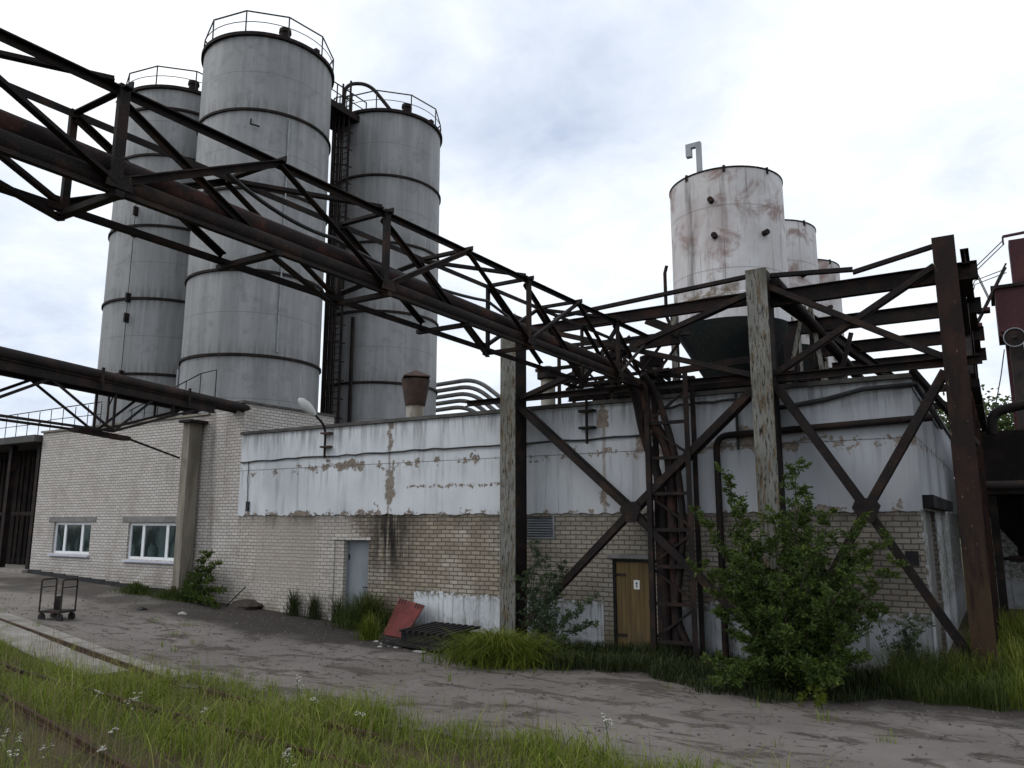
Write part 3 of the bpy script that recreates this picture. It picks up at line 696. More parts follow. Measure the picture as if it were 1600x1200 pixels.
for i in range(22):
    z = 5 + i*.95; mb.tube([(LX+.55*math.cos(PI+PI*j/8), LY + .75*math.sin(PI+PI*j/8), z) for j in range(9)], .035, 5, False)
for j in range(1, 8): mb.bar((LX+.55*math.cos(PI+PI*j/8), LY+.75*math.sin(PI+PI*j/8), 5), (LX+.55*math.cos(PI+PI*j/8), LY+.75*math.sin(PI+PI*j/8), 25), .045)
mb.build('cage', M['steel'], ld)
MB().bar((LX-.9, LY+.1, 0), (LX-.9, LY+.1, 25), .16).bar((LX+.95, LY+.1, 0), (LX+.95, LY+.1, 13), .14).tube([(LX-.6, LY+.1, 2), (LX-.6, LY+.1, 25.2)], .09, 8).build('riser_pipe', M['steel'], ld)
ck = thing('catwalk', 'short railed catwalk joining the tops of the front and right silos', 'catwalk', (-28.4, 27.4, 24.3))
MB().box((-29.3, 25.9, 23.9), (-27.4, 29.2, 24.25)).build('deck', M['steel'], ck)
for x in (-29.25, -27.45):
    mb = MB().bar((x, 25.9, 25.3), (x, 29.2, 25.3), .05).bar((x, 25.9, 24.8), (x, 29.2, 24.8), .04)
    for y in (25.9, 27, 28.1, 29.2): mb.bar((x, y, 24.2), (x, y, 25.3), .05)
    mb.build('railing', M['iron'], ck)
tag(MB().tube(bend([(-28.3, 28.3, 23.0), (-28.3, 28.4, 26.3), (-27.3, 29.2, 26.4), (-26.4, 30.6, 24.7)], 1.0), .10, 10).build('filling_pipe', M['iron'], None, (-28.3, 28.3, 24)), 'bent filling pipe curving over the railing of the right silo', 'pipe')
tag(MB().tube(sag((-34.5, 25.5, 25.5), (-29.9, 20.8, 24.7), .25), .022, 5).build('guy_wire', M['cable'], None, (-32, 23, 25)), 'thin wire strung between the tops of the left and front silos', 'wire')

# ---------------------------------------------------------------- upper pipe bridge (along Y)
XN, XF, ZB, ZU = -6.5, -7.3, 5.77, 6.82
pb = thing('pipe_bridge', 'long rusty lattice pipe bridge crossing overhead from the upper left to the gantry', 'bridge', (-6.9, 5, 5.7))
Yk = [3.72 + 1.82*i for i in range(-5, 8)]     # odd index from the vertical at 3.72
Y0, Y1 = Yk[0], 16.7
def zu(y): return 6.68 + .021*(y - 3.7)
ST = M['steel']
for X, fl in ((XN, 1), (XF, -1)):
    MB().angle((X, Y0, zu(Y0)), (X, Y1, zu(Y1)), .074, (0,0,-1), -fl).build('top_chord', ST, pb)
    MB().chan((X, Y0, ZB), (X, Y1, ZB), .09*(1 if fl < 0 else -1) or .09, .17).build('bottom_chord', ST, pb) if False else MB().angle((X, Y0, ZB-.05), (X, Y1, ZB-.05), .065, (0,0,1), fl).build('bottom_chord', ST, pb)
for i, y in enumerate(Yk):
    vert = (i - 5) % 2 == 0
    for X, fl in ((XN, 1), (XF, -1)):
        if vert:
            MB().bar((X+.015*fl, y, ZB-.12), (X+.015*fl, y, zu(y)+.06), .05, .10 if fl > 0 else .07, (0,1,0)).build('upright', ST, pb)
            for dy in (-1.82, 1.82):
                if Y0 <= y + dy <= Y1: MB().angle((X+.05*fl, y, ZB+.02), (X+.05*fl, y+dy, zu(y+dy)), .078, (1,0,0), 1).build('diagonal', ST, pb)
            if y + 1.82 < Y1: MB().angle((X-.06*fl, y, zu(y)-.05), (X-.06*fl, y+1.75, ZB), .065, (1,0,0)).build('diagonal', ST, pb)
            MB().plate([(X+.07*fl, y-.13, ZB-.05), (X+.07*fl, y+.13, ZB-.05), (X+.07*fl, y+.10, ZB+.09), (X+.07*fl, y-.10, ZB+.09)], (fl,0,0), .015).build('gusset', ST, pb)
    MB().angle((XF-.06, y, zu(y)+.05), (XN+.1, y, zu(y)+.05), .075).build('cross_bar', ST, pb)
    MB().bar((XF-.10, y, ZB-.1), (XN+.10, y, ZB-.1), .08, .06).build('cross_bar', ST, pb)
    if not vert and i + 1 < len(Yk):
        MB().angle((XF, y, zu(y)+.01), (XN+.05, y+1.70, zu(y)+.10), .07).build('lacing', ST, pb)
        MB().angle((XN, y, ZB-.1), (XF, y+1.8, ZB-.14), .075).build('lacing', ST, pb)
def pipe(name, lab, pts, r, mat, seg=14, cat='pipe', grp=None):
    return tag(MB().tube(pts, r, seg).build(name, mat, None, pts[0]), lab, cat, grp)
pipe('bridge_pipe', 'rusty red-brown pipe on the camera side of the overhead bridge', bend([(-6.72, Y0, 6.02), (-6.70, 15.6, 6.03), (-6.55, 16.05, 5.3), (-6.02, 16.2, 4.4), (-5.98, 16.2, .1)], .7), .115, M['pipe_rust'])
pipe('bridge_pipe', 'darker lower pipe under the red-brown one on the overhead bridge', bend([(-6.60, Y0, 5.825), (-6.60, 15.7, 5.825), (-6.6, 16.2, 4.6), (-6.25, 16.28, 3.6), (-6.22, 16.3, .1)], .7), .10, M['steel'])
pipe('bridge_cable', 'black cable drooping along the inside of the overhead bridge', sag(onX(352, 268, -7.1), onX(520, 372, -7.1), .10) + sag(onX(524, 374, -7.1), onX(760, 470, -7.1), .12) + sag(onX(764, 472, -7.1), (-6.95, 16.1, 6.2), .25), .026, M['cable'], 6, 'cable')

# vertical lattice mast that takes the pipes down the wall
lm = thing('lattice_mast', 'dark lattice mast with rungs against the wall right of the ochre door', 'mast', (-6.0, 16.2, 0))
xa, xb = -6.42, -5.52
for x in (xa, xb):
    for y in (15.98, 16.42): MB().angle((x, y, -.05), (x, y, 5.95), .11, (0,1,0), 1 if x < -6 else -1).build('leg', ST, lm)
for i in range(8):
    z = .35 + i*.76
    MB().bar((xa, 16.0, z), (xb, 16.0, z), .07).build('rung', ST, lm)
    if i % 2 == 0 and i < 7: MB().bar((xa, 16.05, z+.05), (xb, 16.05, z+.7), .05).build('brace', ST, lm)
    elif i < 7: MB().bar((xb, 16.05, z+.05), (xa, 16.05, z+.7), .05).build('brace', ST, lm)
pipe('riser_pipe', 'thin dark pipe curving down inside the lattice mast', bend([(-6.35, 15.6, 5.95), (-6.2, 16.0, 5.6), (-5.85, 16.12, 4.2), (-5.72, 16.12, 2.6), (-6.0, 16.12, .9), (-5.7, 16.12, .2)], .6), .075, M['steel'], 10)

# ---------------------------------------------------------------- gantry
gy = 15.75
gt = thing('steel_gantry', 'big steel gantry of three tall columns with crossed braces before the plastered wall', 'gantry', (-4, 16, 0))
def hcol(x0, x1, y0, y1, z0, z1, mat, inn=None):
    t_ = .03; xm = (x0 + x1)/2
    o = MB().box((x0, y0, z0), (x1, y0+t_, z1)).build('column', mat, gt)
    MB().box((x0+.01, y1-t_, z0), (x1-.01, y1, z1-.01)).box((xm-.012, y0+t_, z0), (xm+.012, y1-t_, z1-.01)).box((x1-.05, y0+t_, z0), (x1-.02, y1-t_, z1-.01)).build('web', M['steel'], o)  # web shadow put into the colour: sides darker than the front flange
    return o
c1x, c2x, c3x = -10.1, -4.08, -.66
ZC = 7.93
hcol(c1x, c1x+.42, gy, gy+.55, -.1, ZC-.12, M['peel'])['label'] = 'grey column with peeling paint'
hcol(c2x, c2x+.42, gy, gy+.55, -.1, ZC, M['peel'])['label'] = 'grey column with peeling paint'
hcol(c3x, c3x+.37, gy, gy+.55, -.1, ZC+.03, M['column_red'])['label'] = 'dark red rusted column'
yb = 16.02
def brace(p, q, up=(0,1,0), w_=.15, dy=0):
    return MB().angle((p[0], yb+dy, p[1]), (q[0], yb+dy, q[1]), w_, up).angle((p[0], yb+.2+dy, p[1]), (q[0], yb+.2+dy, q[1]), w_*.9, up, -1)
for (xl, xr, xc) in ((c1x+.42, c2x, -6.86), (c2x+.42, c3x, -2.15)):
    zc = 3.03
    for (a, b) in ((xl, 5.5), (xr, 5.5), (xl, .4), (xr, .45)):
        brace((a, b), (xc, zc)).build('cross_brace', ST, gt)
    MB().plate([(xc-.24, yb-.1, zc+.02), (xc-.08, yb-.1, zc-.25), (xc+.12, yb-.1, zc-.25), (xc+.26, yb-.1, zc+.06), (xc+.16, yb-.1, zc+.2), (xc-.16, yb-.1, zc+.2)], (0,-1,0), .02).build('gusset', ST, gt)
    brace((xl, 5.75), (xr, 7.5), w_=.11).build('upper_brace', ST, gt)
    brace((xl, 7.55), (xr, 5.75), w_=.11, dy=-.118).build('upper_brace', ST, gt)
MB().chan((-11.3, yb+.05, 5.74), (c2x, yb+.05, 5.74), .1, .14).build('lower_beam', ST, gt)
MB().chan((c2x+.42, yb+.05, 5.66), (c3x+.6, yb+.05, 5.66), .1, .16).build('lower_beam', ST, gt)
MB().ibeam((c1x+.42, yb+.1, 7.42), (c2x, yb+.1, 7.42), .14, .26).build('top_beam', M['pipe_rust'], gt)
MB().angle((c1x+1.4, yb-.1, 7.62), (c2x, yb-.1, 7.86), .11).angle((c2x+.45, yb-.1, 7.8), (c3x-1.4, yb-.1, 7.66), .11).angle((c3x-1.4, yb-.1, 7.6), (c3x, yb-.1, 7.86), .11).build('top_angle', ST, gt)
for y in (16.2, 19, 22, 24.8):
    MB().ibeam((c2x+.1, y, 7.36), (.02, y, 7.36), .17, .33).build('cross_beam', M['steel'], gt)
    if y > 17:
        hcol(c3x, c3x+.36, y-.2, y+.25, -.1, 7.2, M['steel_red'])
        hcol(c2x, c2x+.3, y-.15, y+.15, 5.6, 7.2, M['steel'])
    if y in (19, 22): MB().bar((c2x+.3, y+.15, 5.66), (c3x+.1, y+.15, 5.66), .1, .16).build('low_cross_beam', ST, gt)
MB().ibeam((c3x+.5, 16.0, 7.6), (c3x+.5, 25, 7.6), .14, .28).build('side_beam', M['steel_red'], gt)
MB().ibeam((c2x+.3, 16.3, 7.62), (c2x+1.7, 25, 6.9), .16, .28).build('side_beam', ST, gt)
MB().tube([(c2x+.5, 16.1, 7.7), (c2x+1.7, 24.6, 5.7)], .12, 10).build('side_tube', ST, gt)
for y0_, y1_ in ((16.2, 19), (19, 22), (22, 24.8)):
    MB().angle((c3x+.4, y0_, 7.4), (c3x+.4, y1_, 5.4), .1, (1,0,0)).angle((c3x+.4, y0_, 5.4), (c3x+.4, y1_, 7.4), .1, (1,0,0)).build('side_brace', ST, gt)
    MB().bar((c3x+.45, y0_+.2, 5.3), (c3x+.45, y1_, 5.3), .14, .16).build('side_rail', ST, gt)
for z in (5.05, 4.8, 4.6): MB().bar((c3x+.1, 17.2, z+.3), (c3x+.1, 24, z+.3), .05).build('side_rail', ST, gt)
MB().bar((-1.2, yb+.1, 5.6), (-.3, 17.8, 4.3), .1, .1).build('side_brace', ST, gt)

# roof clutter: steel platform carrying the tank legs
sp_ = thing('roof_platform', 'low dark steel platform on the roof beneath the white tanks', 'platform', (-6, 20, 5.6))
for y in (17.6, 19.0, 21.0, 24, 27, 30): MB().ibeam((-9.2 if y < 22 else -7.6, y, 5.95), (-3.6, y, 5.95), .14, .24).build('beam', ST, sp_)
for x in (-8.2, -7.0, -4.4): MB().ibeam((x, 17.4, 6.18), (x, 30.4, 6.18), .14, .2).build('beam', ST, sp_)
for x in (-8.2, -7.0, -4.4):
    for y in (17.6, 21, 24, 27, 30): MB().box((x-.1, y-.1, 5.4), (x+.1, y+.1, 5.85)).build('foot', ST, sp_)
for (a, b) in (((-9.2, 17.5, 6.1), (-7.4, 17.5, 7.3)), ((-8.3, 17.5, 7.3), (-6.4, 17.5, 6.1)), ((-8.3, 18.8, 6.1), (-8.3, 18.8, 7.4)), ((-7.9, 17.5, 6.0), (-7.9, 17.5, 7.3))):
    MB().angle(a, b, .09, (0,1,0)).build('strut', ST, sp_)
MB().angle((-9.4, 17.5, 7.3), (-5.9, 17.5, 7.2), .1).build('strut', ST, sp_)

rlx = thing('roof_lattice', 'dark lattice truss on the roof between the pipe bridge and the white tanks', 'truss', (-7, 17.3, 5.6))
for y in (17.1, 17.9):
    for z in (6.25, 7.05): MB().angle((-9.3, y, z), (-6.3, y, z + .05), .09).build('chord', ST, rlx)
    for i in range(4):
        x = -9.2 + i*.72
        MB().bar((x, y, 6.25 if i % 2 else 7.05), (x+.72, y, 7.08 if i % 2 else 6.27), .055).build('diagonal', ST, rlx)
        if i % 2 == 0: MB().bar((x, y, 5.6), (x, y, 7.05), .07).build('upright', ST, rlx)
for i in range(3): MB().bar((-9 + i*1.2, 17.0, 6.2), (-9 + i*1.5, 18.0, 6.2), .07).build('cross_bar', ST, rlx)
MB().tube(bend([(-9.6, 17.4, 6.02), (-7.2, 17.4, 6.05), (-6.9, 17.5, 6.4), (-6.2, 17.6, 5.6)], .3), .07, 8).build('pipe', ST, rlx)
MB().lathe([(.1, 6.3), (.17, 6.34), (.17, 6.5), (.08, 6.54), (.05, 6.8), (.16, 6.82), (.16, 6.85), (.02, 6.86)], (-7.7, 17.5, 0), 14).build('valve', M['iron'], rlx)

for (a, b, w_, Yb) in (((984,541),(1062,529),.22,17.0), ((1030,584),(1180,560),.16,17.2), ((1080,600),(1180,588),.12,17.2), ((905,560),(1010,600),.12,16.9), ((968,505),(935,560),.09,16.9), ((1010,500),(1062,520),.2,16.9)):
    MB().bar(onY(*a, Yb), onY(*b, Yb), .06, w_, (0,0,1)).build('strut', ST, sp_)

# ---------------------------------------------------------------- white tanks
def make_tank():
    k = thing('hopper_tank', '', 'tank', (0,0,0), 'white hopper tanks in a row on the roof')
    R = 1.47; zb, ztp = 7.85, 11.75
    MB().lathe([(R, zb), (R, ztp), (R-.03, ztp), (R-.05, ztp-.12), (.01, ztp-.05)], seg=64).build('shell', M['tank'], k)
    MB().lathe([(R-.02, ztp-.03), (R+.02, ztp-.02), (R+.02, ztp+.015), (R-.04, ztp+.02)], seg=64).build('rim', M['steel'], k)
    MB().lathe([(R+.004, zb), (R-.1, zb-.2), (.55, 6.2), (.28, 6.1), (.28, 5.7), (.01, 5.7)], seg=48).build('cone', M['tank_dark'], k)
    MB().lathe([(R, 8.38), (R+.035, 8.4), (R+.035, 8.47), (R, 8.5)], seg=64).build('ring_band', M['tank'], k)
    for a in (.6, 2.2, 3.8, 5.4):
        p = Vector((math.cos(a)*(R+.08), math.sin(a)*(R+.08), 0))
        MB().bar((p.x, p.y, 5.9), (p.x, p.y, 8.2), .16, .16).build('leg', M['peel'], k)
    for dx, z in ((-.35, 10.9), (-.3, 9.95), (.95, 10.0)):
        th = math.atan2(-1, .28) + dx/R
        q = Vector((math.cos(th), math.sin(th), 0))
        MB().tube([q*(R-.05) + Vector((0,0,z)), q*(R+.14) + Vector((0,0,z))], .075, 10).build('nozzle', M['steel'], k)
    for a in (-2.0, -1.3, -.5, .5, 2.6): MB().box((math.cos(a)*R-.03, math.sin(a)*R-.03, ztp-.12), (math.cos(a)*R+.03, math.sin(a)*R+.03, ztp+.05)).build('lug', M['steel'], k)
    return k
t1 = make_tank(); t1['label'] = 'front white rust-streaked tank with bent vent pipe, largest of the three on the roof'; t1.location = (-5.6, 20, -.1)
t2 = dup(t1, (-5.7, 25, .2), 'middle white tank of the row, peeping out right of the front tank')
t3 = dup(t1, (-5.7, 29.3, .2), 'smallest white tank of the row, farthest back and right')
for kq, (a, b) in enumerate((((1232,602),(1256,478)), ((1288,595),(1266,480)), ((1236,600),(1290,560)), ((1266,480),(1272,600)), ((1310,600),(1330,520)))):
    MB().bar(onY(*a, 18.3+.13*kq), onY(*b, 18.3+.13*kq), .09, .09, (0,1,0)).build('strut', M['peel'] if kq < 2 else ST, t1)
vx = onY(1093, 262, 20.0).x
MB().bar((vx, 20, 11.6), (vx, 20, 13.1), .13, .13, (0,1,0)).bar((vx+.065, 20, 13.165), (vx-.36, 20, 13.165), .13, .13).bar((vx-.28, 20, 13.1), (vx-.28, 20, 12.85), .15, .15, (0,1,0)).build('vent_pipe', M['galv'], t1)
MB().tube([(-5.7-1.5, 20-.35, 9.7), (-5.7-1.56, 20-.35, 9.5), (-5.7-1.56, 20-.35, 8.3), (-5.7-1.45, 20-.35, 8.0)], .05, 8).build('side_pipe', M['steel'], t1)

# ---------------------------------------------------------------- roof vents and pipes
vt = thing('roof_vent', 'rusty capped chimney vent on the roof in front of the right silo', 'vent', (-14.95, 18.5, 5.4))
VX = -14.95
MB().lathe([(.27, 0), (.27, .95), (.25, .95)], (VX, 18.5, 5.38), 20).build('pipe', M['stub'], vt)
MB().lathe([(.30, .9), (.32, .98), (.44, 1.7), (.42, 1.7), (.25, 1.0)], (VX, 18.5, 5.38), 20).build('cowl', M['rust_cap'], vt)
hood = MB().lathe([(.56, 1.76), (.55, 1.79), (.01, 2.02)], (VX, 18.5, 5.38), 4, False).lathe([(.56, 1.76), (.01, 1.76)], (VX, 18.5, 5.38), 4, False)
for a in (.5, 2.6, 4.7): hood.bar((VX+.4*math.cos(a), 18.5+.4*math.sin(a), 7.05), (VX+.4*math.cos(a), 18.5+.4*math.sin(a), 7.16), .03)
hood.build('hood', M['rust_cap'], vt)
for px, lab in ((845, 'short pale vent stub on the roof just right of the left gantry column'), (1010, 'short pale vent stub with dark collar on the roof beside the lattice mast')):
    p = onY(px, 600, 18); v2 = thing('vent_stub', lab, 'vent', (p.x, 18.4, 5.4))
    MB().lathe([(.2, 0), (.2, 1.35), (.18, 1.35)], (p.x, 18.4, 5.38), 18).build('pipe', M['stub'], v2)
    MB().lathe([(.21, 1.25), (.3, 1.27), (.3, 1.55), (.1, 1.62), (.01, 1.62)], (p.x, 18.4, 5.38), 18).build('cap', M['steel'], v2)
for i in range(5):
    z = 10.75 - i*.36; xe = -24.7 - i*.22; yy = 36 + i*.1
    pts = bend([(-33, yy, z-.25), (xe, yy, z+.05), (xe+2.2, yy+.3, z-1.7), (xe+2.6, yy+.4, 5)], 1.0)
    tag(MB().tube(pts, .125, 10).build('roof_pipe', M['lintel'], None, (xe, yy, z)), ['topmost', 'second from top', 'middle', 'second from bottom', 'lowest'][i] + ' of five parallel bent pipes on the roof right of the silos', 'pipe', 'bent roof pipes beside the right silo')

# ---------------------------------------------------------------- wall lamp & bracket
wl = thing('wall_lamp', 'pale street lamp on a bent arm fixed to the plastered wall near the brick building', 'lamp', (-16.6, 16.5, 4.7))
h0 = onY(492, 648, 15.9); h1 = onY(469, 625, 15.7)
MB().tube(bend([(-16.62, 16.45, 4.62), (-16.62, 16.45, 5.55), h0], .3), .035, 8).build('arm', M['steel'], wl)
dd = (h1 - h0); MB().tube([h0 - dd*.05, h0 + dd*.25, h0 + dd*.6, h0 + dd*.95, h0 + dd*1.1], [.05, .12, .15, .11, .03], 14).build('lamp_head', M['lampgrey'], wl)
for z in (4.95, 5.35): MB().box((-16.78, 16.4, z-.025), (-16.42, 16.56, z+.025)).build('bracket', M['rust_cap'], wl)
wk = thing('wall_bracket', 'bare lamp pole with two cross brackets on the plastered wall above the ochre door', 'bracket', (-8.15, 16.5, 4.7))
MB().tube([(-8.13, 16.45, 4.6), (-8.13, 16.45, 5.75)], .035, 8).build('pole', M['steel'], wk)
for z in (4.98, 5.38): MB().box((-8.33, 16.4, z-.025), (-7.93, 16.56, z+.025)).build('bracket', M['steel'], wk)

# ---------------------------------------------------------------- lower pipe bridge (left)
A = onZ(-120, 548, 6.15); B = onZ(322, 640, 6.15)
dv = (B - A).normalized(); sd_ = Vector((-dv.y, dv.x, 0))
A = A - dv*2.5
lb = thing('low_pipe_bridge', 'smaller rusty trussed pipe bridge at the left, ending on the concrete post', 'bridge', tuple(A))
for s_, nm in ((-.3, 0), (.3, 1)):
    o = sd_*s_
    MB().ibeam(A+o, B+o, .12, .24).build('top_chord', ST, lb)
    L = (B - A).length
    def P(t_, dz=0): return A + dv*t_ + o + Vector((0, 0, dz))
    low = -1.1
    MB().bar(P(L-3.9, low), P(L-12.5, low-.02), .05, .06).build('bottom_chord', ST, lb)
    MB().bar(P(L-3.9, low), P(L-.8, -.12), .05, .06).build('end_tie', ST, lb)
    for (t0, z0, t1, z1) in ((L-3.9, low, L-2.6, -.1), (L-3.9, low, L-5.9, -.1), (L-7.9, low, L-5.9, -.1), (L-7.9, low, L-9.8, -.1)):
        MB().angle(P(t0, z0), P(t1, z1), .07, sd_).build('diagonal', ST, lb)
    for t0 in (L-1.8, L-3.9, L-7.9): MB().bar(P(t0, -.1), P(t0, low if t0 < L-2 else -.45), .05).build('upright', ST, lb)
MB().bar(A + dv*(L-4.8) + Vector((0,0,-1.14)), A + dv*(L-3.1) + Vector((0,0,-1.2)), .3, .1).build('bottom_shoe', M['pipe_rust'], lb)
MB().tube([A + dv*(L-3.1) + Vector((0,0,-1.18)), Vector((cpx, 15.98, 4.85))], .03, 6).build('tie_rod', ST, lb)
for t_ in (L-1.3, L-4.5, L-8): MB().angle(A+dv*t_+sd_*-.45+Vector((0,0,.1)), A+dv*t_+sd_*.45+Vector((0,0,.1)), .08).bar(A+dv*t_+sd_*-.42+Vector((0,0,-.1)), A+dv*t_+sd_*-.42+Vector((0,0,.42)), .06).build('pipe_saddle', ST, lb)
for o_, lab in ((-.2, 'thick dark pipe lying on the near side of the small left bridge'), (.2, 'thick dark pipe lying on the far side of the small left bridge')):
    pipe('low_bridge_pipe', lab, bend([A + sd_*o_ + Vector((0,0,.26)), B + sd_*o_ + Vector((0,0,.26)), B + dv*2.6 + sd_*o_ + Vector((0,0,.26))], .3), .14, M['steel'])

# ---------------------------------------------------------------- right hand side
rs = thing('loading_shed', 'dark loading shed with overhead walkway at the right edge', 'shed', (0, 26, 0))
MB().box((-.35, 25.6, 3.85), (12, 31, 5.3)).build('overhead_gallery', M['near_black'], rs)
MB().box((-.45, 25.4, 3.55), (12, 25.75, 3.72)).build('edge_beam', M['iron'], rs)
MB().tube([(-.4, 25.2, 3.78), (12, 25.2, 3.78)], .12, 10).build('pipe', M['iron'], rs)
MB().box((-.6, 31, -.1), (12, 31.3, 5.3)).box((11.7, 25.6, -.1), (12, 31, 3.85)).box((-.6, 31.01, 5.3), (12, 31.3, 5.4)).build('wall', M['dado'], rs)
MB().box((.55, 30.9, 0), (1.5, 31, 1.7)).build('doorway', M['black'], rs)
MB().lathe([(1.5, 3.85), (.22, 2.05), (.22, 1.8), (.01, 1.8)], (.5, 28.2, 0), 4, False).build('hopper_cone', M['near_black'], rs)
MB().box((.05, 27.95, 1.62), (.75, 28.4, 1.8)).box((-.15, 28.1, 1.66), (.05, 28.2, 1.76)).build('hopper_gate', M['steel'], rs)
for x, y in ((-.2, 25.7), (4, 25.7), (8, 25.7)): MB().ibeam((x, y, -.1), (x, y, 3.6), .2, .2, (0,1,0)).build('post', ST, rs)
pipe('elbow_pipe', 'dark elbow pipe on top of the loading shed gallery at the right edge', bend([(-.05, 25, 5.15), (.0, 25, 5.75), (.9, 25, 5.95), (5, 25, 6.0)], .4), .13, M['steel'])
hp = thing('bunker_tower', 'oxide-red steel bunker on legs with ladder, at the right edge', 'bunker', (1.2, 34, 0))
MB().box((.5, 33.4, 9.7), (3.6, 36, 11.35)).lathe([(.02, 0), (.01, .01)], (2, 34.6, 9.7), 4).build('bin', M['hopper'], hp)
MB().box((.38, 33.3, 11.35), (3.7, 36.1, 11.47)).build('deck', M['steel'], hp)
MB().box((1.12, 33.7, 11.47), (1.75, 34.6, 13.25)).build('casing', M['hopper'], hp)
MB().bar((.95, 33.7, 13.1), (.95, 33.7, 13.42), .06).bar((.95, 33.7, 13.42), (3, 33.7, 13.52), .09).bar((2.1, 33.7, 11.4), (2.1, 33.7, 13.5), .09).build('gallows', M['hopper'], hp)
MB().box((.78, 33.4, -.1), (1.22, 33.8, 9.7)).build('leg', M['iron'], hp)
for x, y in ((3.4, 33.5), (.8, 35.8), (3.4, 35.8)): MB().bar((x, y, -.1), (x, y, 9.7), .2).build('leg', M['hopper'], hp)
MB().bar((.5, 33.45, 9.7), (.9, 33.45, 9.1), .07).bar((1.4, 33.45, 9.7), (1.0, 33.45, 9.1), .07).build('knee_brace', M['hopper'], hp)
lad = MB()
for y in (33.1, 33.65): lad.bar((-.55, y, 9.4), (.95, y, 12.2), .06)
lad.build('stair_stringer', M['iron'], hp)
for q in (.22, .42): 
    p = Vector((-.55, 33.1, 9.4)).lerp(Vector((.95, 33.1, 12.2)), q); MB().box((p.x-.2, 33.1, p.z-.06), (p.x+.22, 33.65, p.z+.06)).build('step', M['hopper'], hp)
rr = MB()
for y in (33.1, 33.65):
    rr.tube([(-.75, y, 10.2), (-.05, y, 12.2), (.95, y, 13.1)], .02, 6).tube([(-.7, y, 9.9), (-.1, y, 11.7), (.95, y, 12.0)], .018, 6).tube([(-.05, y, 12.2), (.3, y, 11.0)], .02, 6)
rr.build('handrail', M['iron'], hp)
sk = thing('loudspeaker', 'round grey loudspeaker on the leg of the red bunker', 'loudspeaker', (.95, 33.1, 9.35))
MB().tube([(.95, 33.3, 9.36), (.95, 33.1, 9.36), (.95, 32.95, 9.36)], [.1, .18, .33], 20).tube([(.95, 32.955, 9.36), (.95, 32.93, 9.36)], [.33, .345], 20, False).build('horn', M['steel'], sk)
MB().tube([(.95+.34*math.cos(2*PI*i/24), 32.93, 9.36+.34*math.sin(2*PI*i/24)) for i in range(25)], .022, 6, False).build('bezel', M['galv'], sk)
MB().tube([(.95, 32.88, 9.36), (.95, 32.94, 9.36)], [.03, .07], 12).build('driver_cap', M['iron'], sk)
pipe('dangling_cable', 'thin loose cable hanging beside the leg of the red bunker', [(.6, 33.2, 9.0), (.4, 33.1, 8.0), (.15, 33.1, 7.0), (.0, 33.1, 6.2), (-.1, 33.1, 5.6)], .02, M['cable'], 5, 'cable')

# ---------------------------------------------------------------- yard objects
p = ong(88, 968); TX, TY, TZ = p.x, p.y, p.z
tr = thing('platform_trolley', 'rusty platform trolley with two tall tube ends, standing in the yard at the left', 'trolley', (TX, TY, TZ))
ux = Vector((math.cos(.28), math.sin(.28), 0)); uy = Vector((-math.sin(.28), math.cos(.28), 0))
def T(a, b, c): return Vector((TX, TY, TZ)) + ux*a*.56 + uy*b*.78 + Vector((0, 0, c*.78))
mb = MB().plate([T(-.62,-.32,.24), T(.62,-.32,.24), T(.62,.32,.24), T(-.62,.32,.24)], (0,0,1), .05); mb.build('deck', M['iron'], tr)
for a in (-.6, .6):
    MB().tube(bend([T(a,-.3,.25), T(a,-.3,1.3), T(a,.3,1.3), T(a,.3,.25)], .06), .022, 8).tube([T(a,-.3,1.05), T(a,.3,1.05)], .015, 6).build('end_frame', M['iron'], tr)
    for b in (-.25, .25):
        wv = MB().tube([T(a*.85,b-.03,.1), T(a*.85,b+.03,.1)], .1, 14).build('wheel', M['black'], tr)
        MB().plate([T(a*.85-.05,b-.045,.1), T(a*.85+.05,b-.045,.1), T(a*.85+.05,b-.045,.24), T(a*.85-.05,b-.045,.24)], uy, .012).build('fork', M['iron'], wv)
MB().plate([T(-.1,-.05,.29), T(.05,.05,.29), T(.05,.07,.75), T(-.1,-.03,.75)], uy, .02).build('upright_plate', M['iron'], tr)

rb = [onZ(612, 1000, .0), onZ(645, 1003, .0)]
b0 = Vector((-13.42, 15.55, .01)); b1 = Vector((-12.55, 15.3, .01)); tl = onY(625, 936, 16.45); trr = onY(664, 947, 16.3)
nv = (b1-b0).cross(tl-b0).normalized()
bd = thing('red_board', 'faded red board leaning askew against the white lower wall beside the grey door', 'board', tuple(b0))
MB().plate([b0, b1, trr, tl], nv, .03).build('sheet', M['board_red'], bd)
mb = MB()
for f in (.06, .16, .26, .70, .80, .90):
    q = tl.lerp(trr, f); d_ = (b0 - tl)*.13
    mb.plate([q+nv*.031, q+(trr-tl)*.035+nv*.031, q+(trr-tl)*.035+d_+nv*.031, q+d_+nv*.031], nv, .008)
mb.build('scorch_cleat', M['wood_dark'], bd)
pc = onZ(682, 1003, .1); a_ = math.radians(-6)
e1 = Vector((math.cos(a_), math.sin(a_), 0)); e2 = Vector((-math.sin(a_), math.cos(a_), 0))
def Q(a, b, c): return Vector((pc.x, pc.y, 0)) + e1*a + e2*b + Vector((0, 0, c))
tag(MB().plate([Q(-1.0,-.75,.06), Q(.75,-.75,.05), Q(.8,.2,.09), Q(-.95,.25,.1)], (0,0,1), .045).build('dark_board', M['wood_dark'], None, tuple(Q(0,0,.05))), 'dark flat board lying on the ground under the black pallet', 'board')
pl = thing('pallet', 'tarred black slatted pallet lying by the white lower wall', 'pallet', tuple(Q(0, 0, .1)))
for i in range(8):
    x = -.62 + i*.19; MB().plate([Q(x,-.58,.33), Q(x+.10,-.58,.33), Q(x+.10,.6,.40), Q(x,.6,.40)], (0,0,1), .05).build('slat', M['wood_dark'], pl)
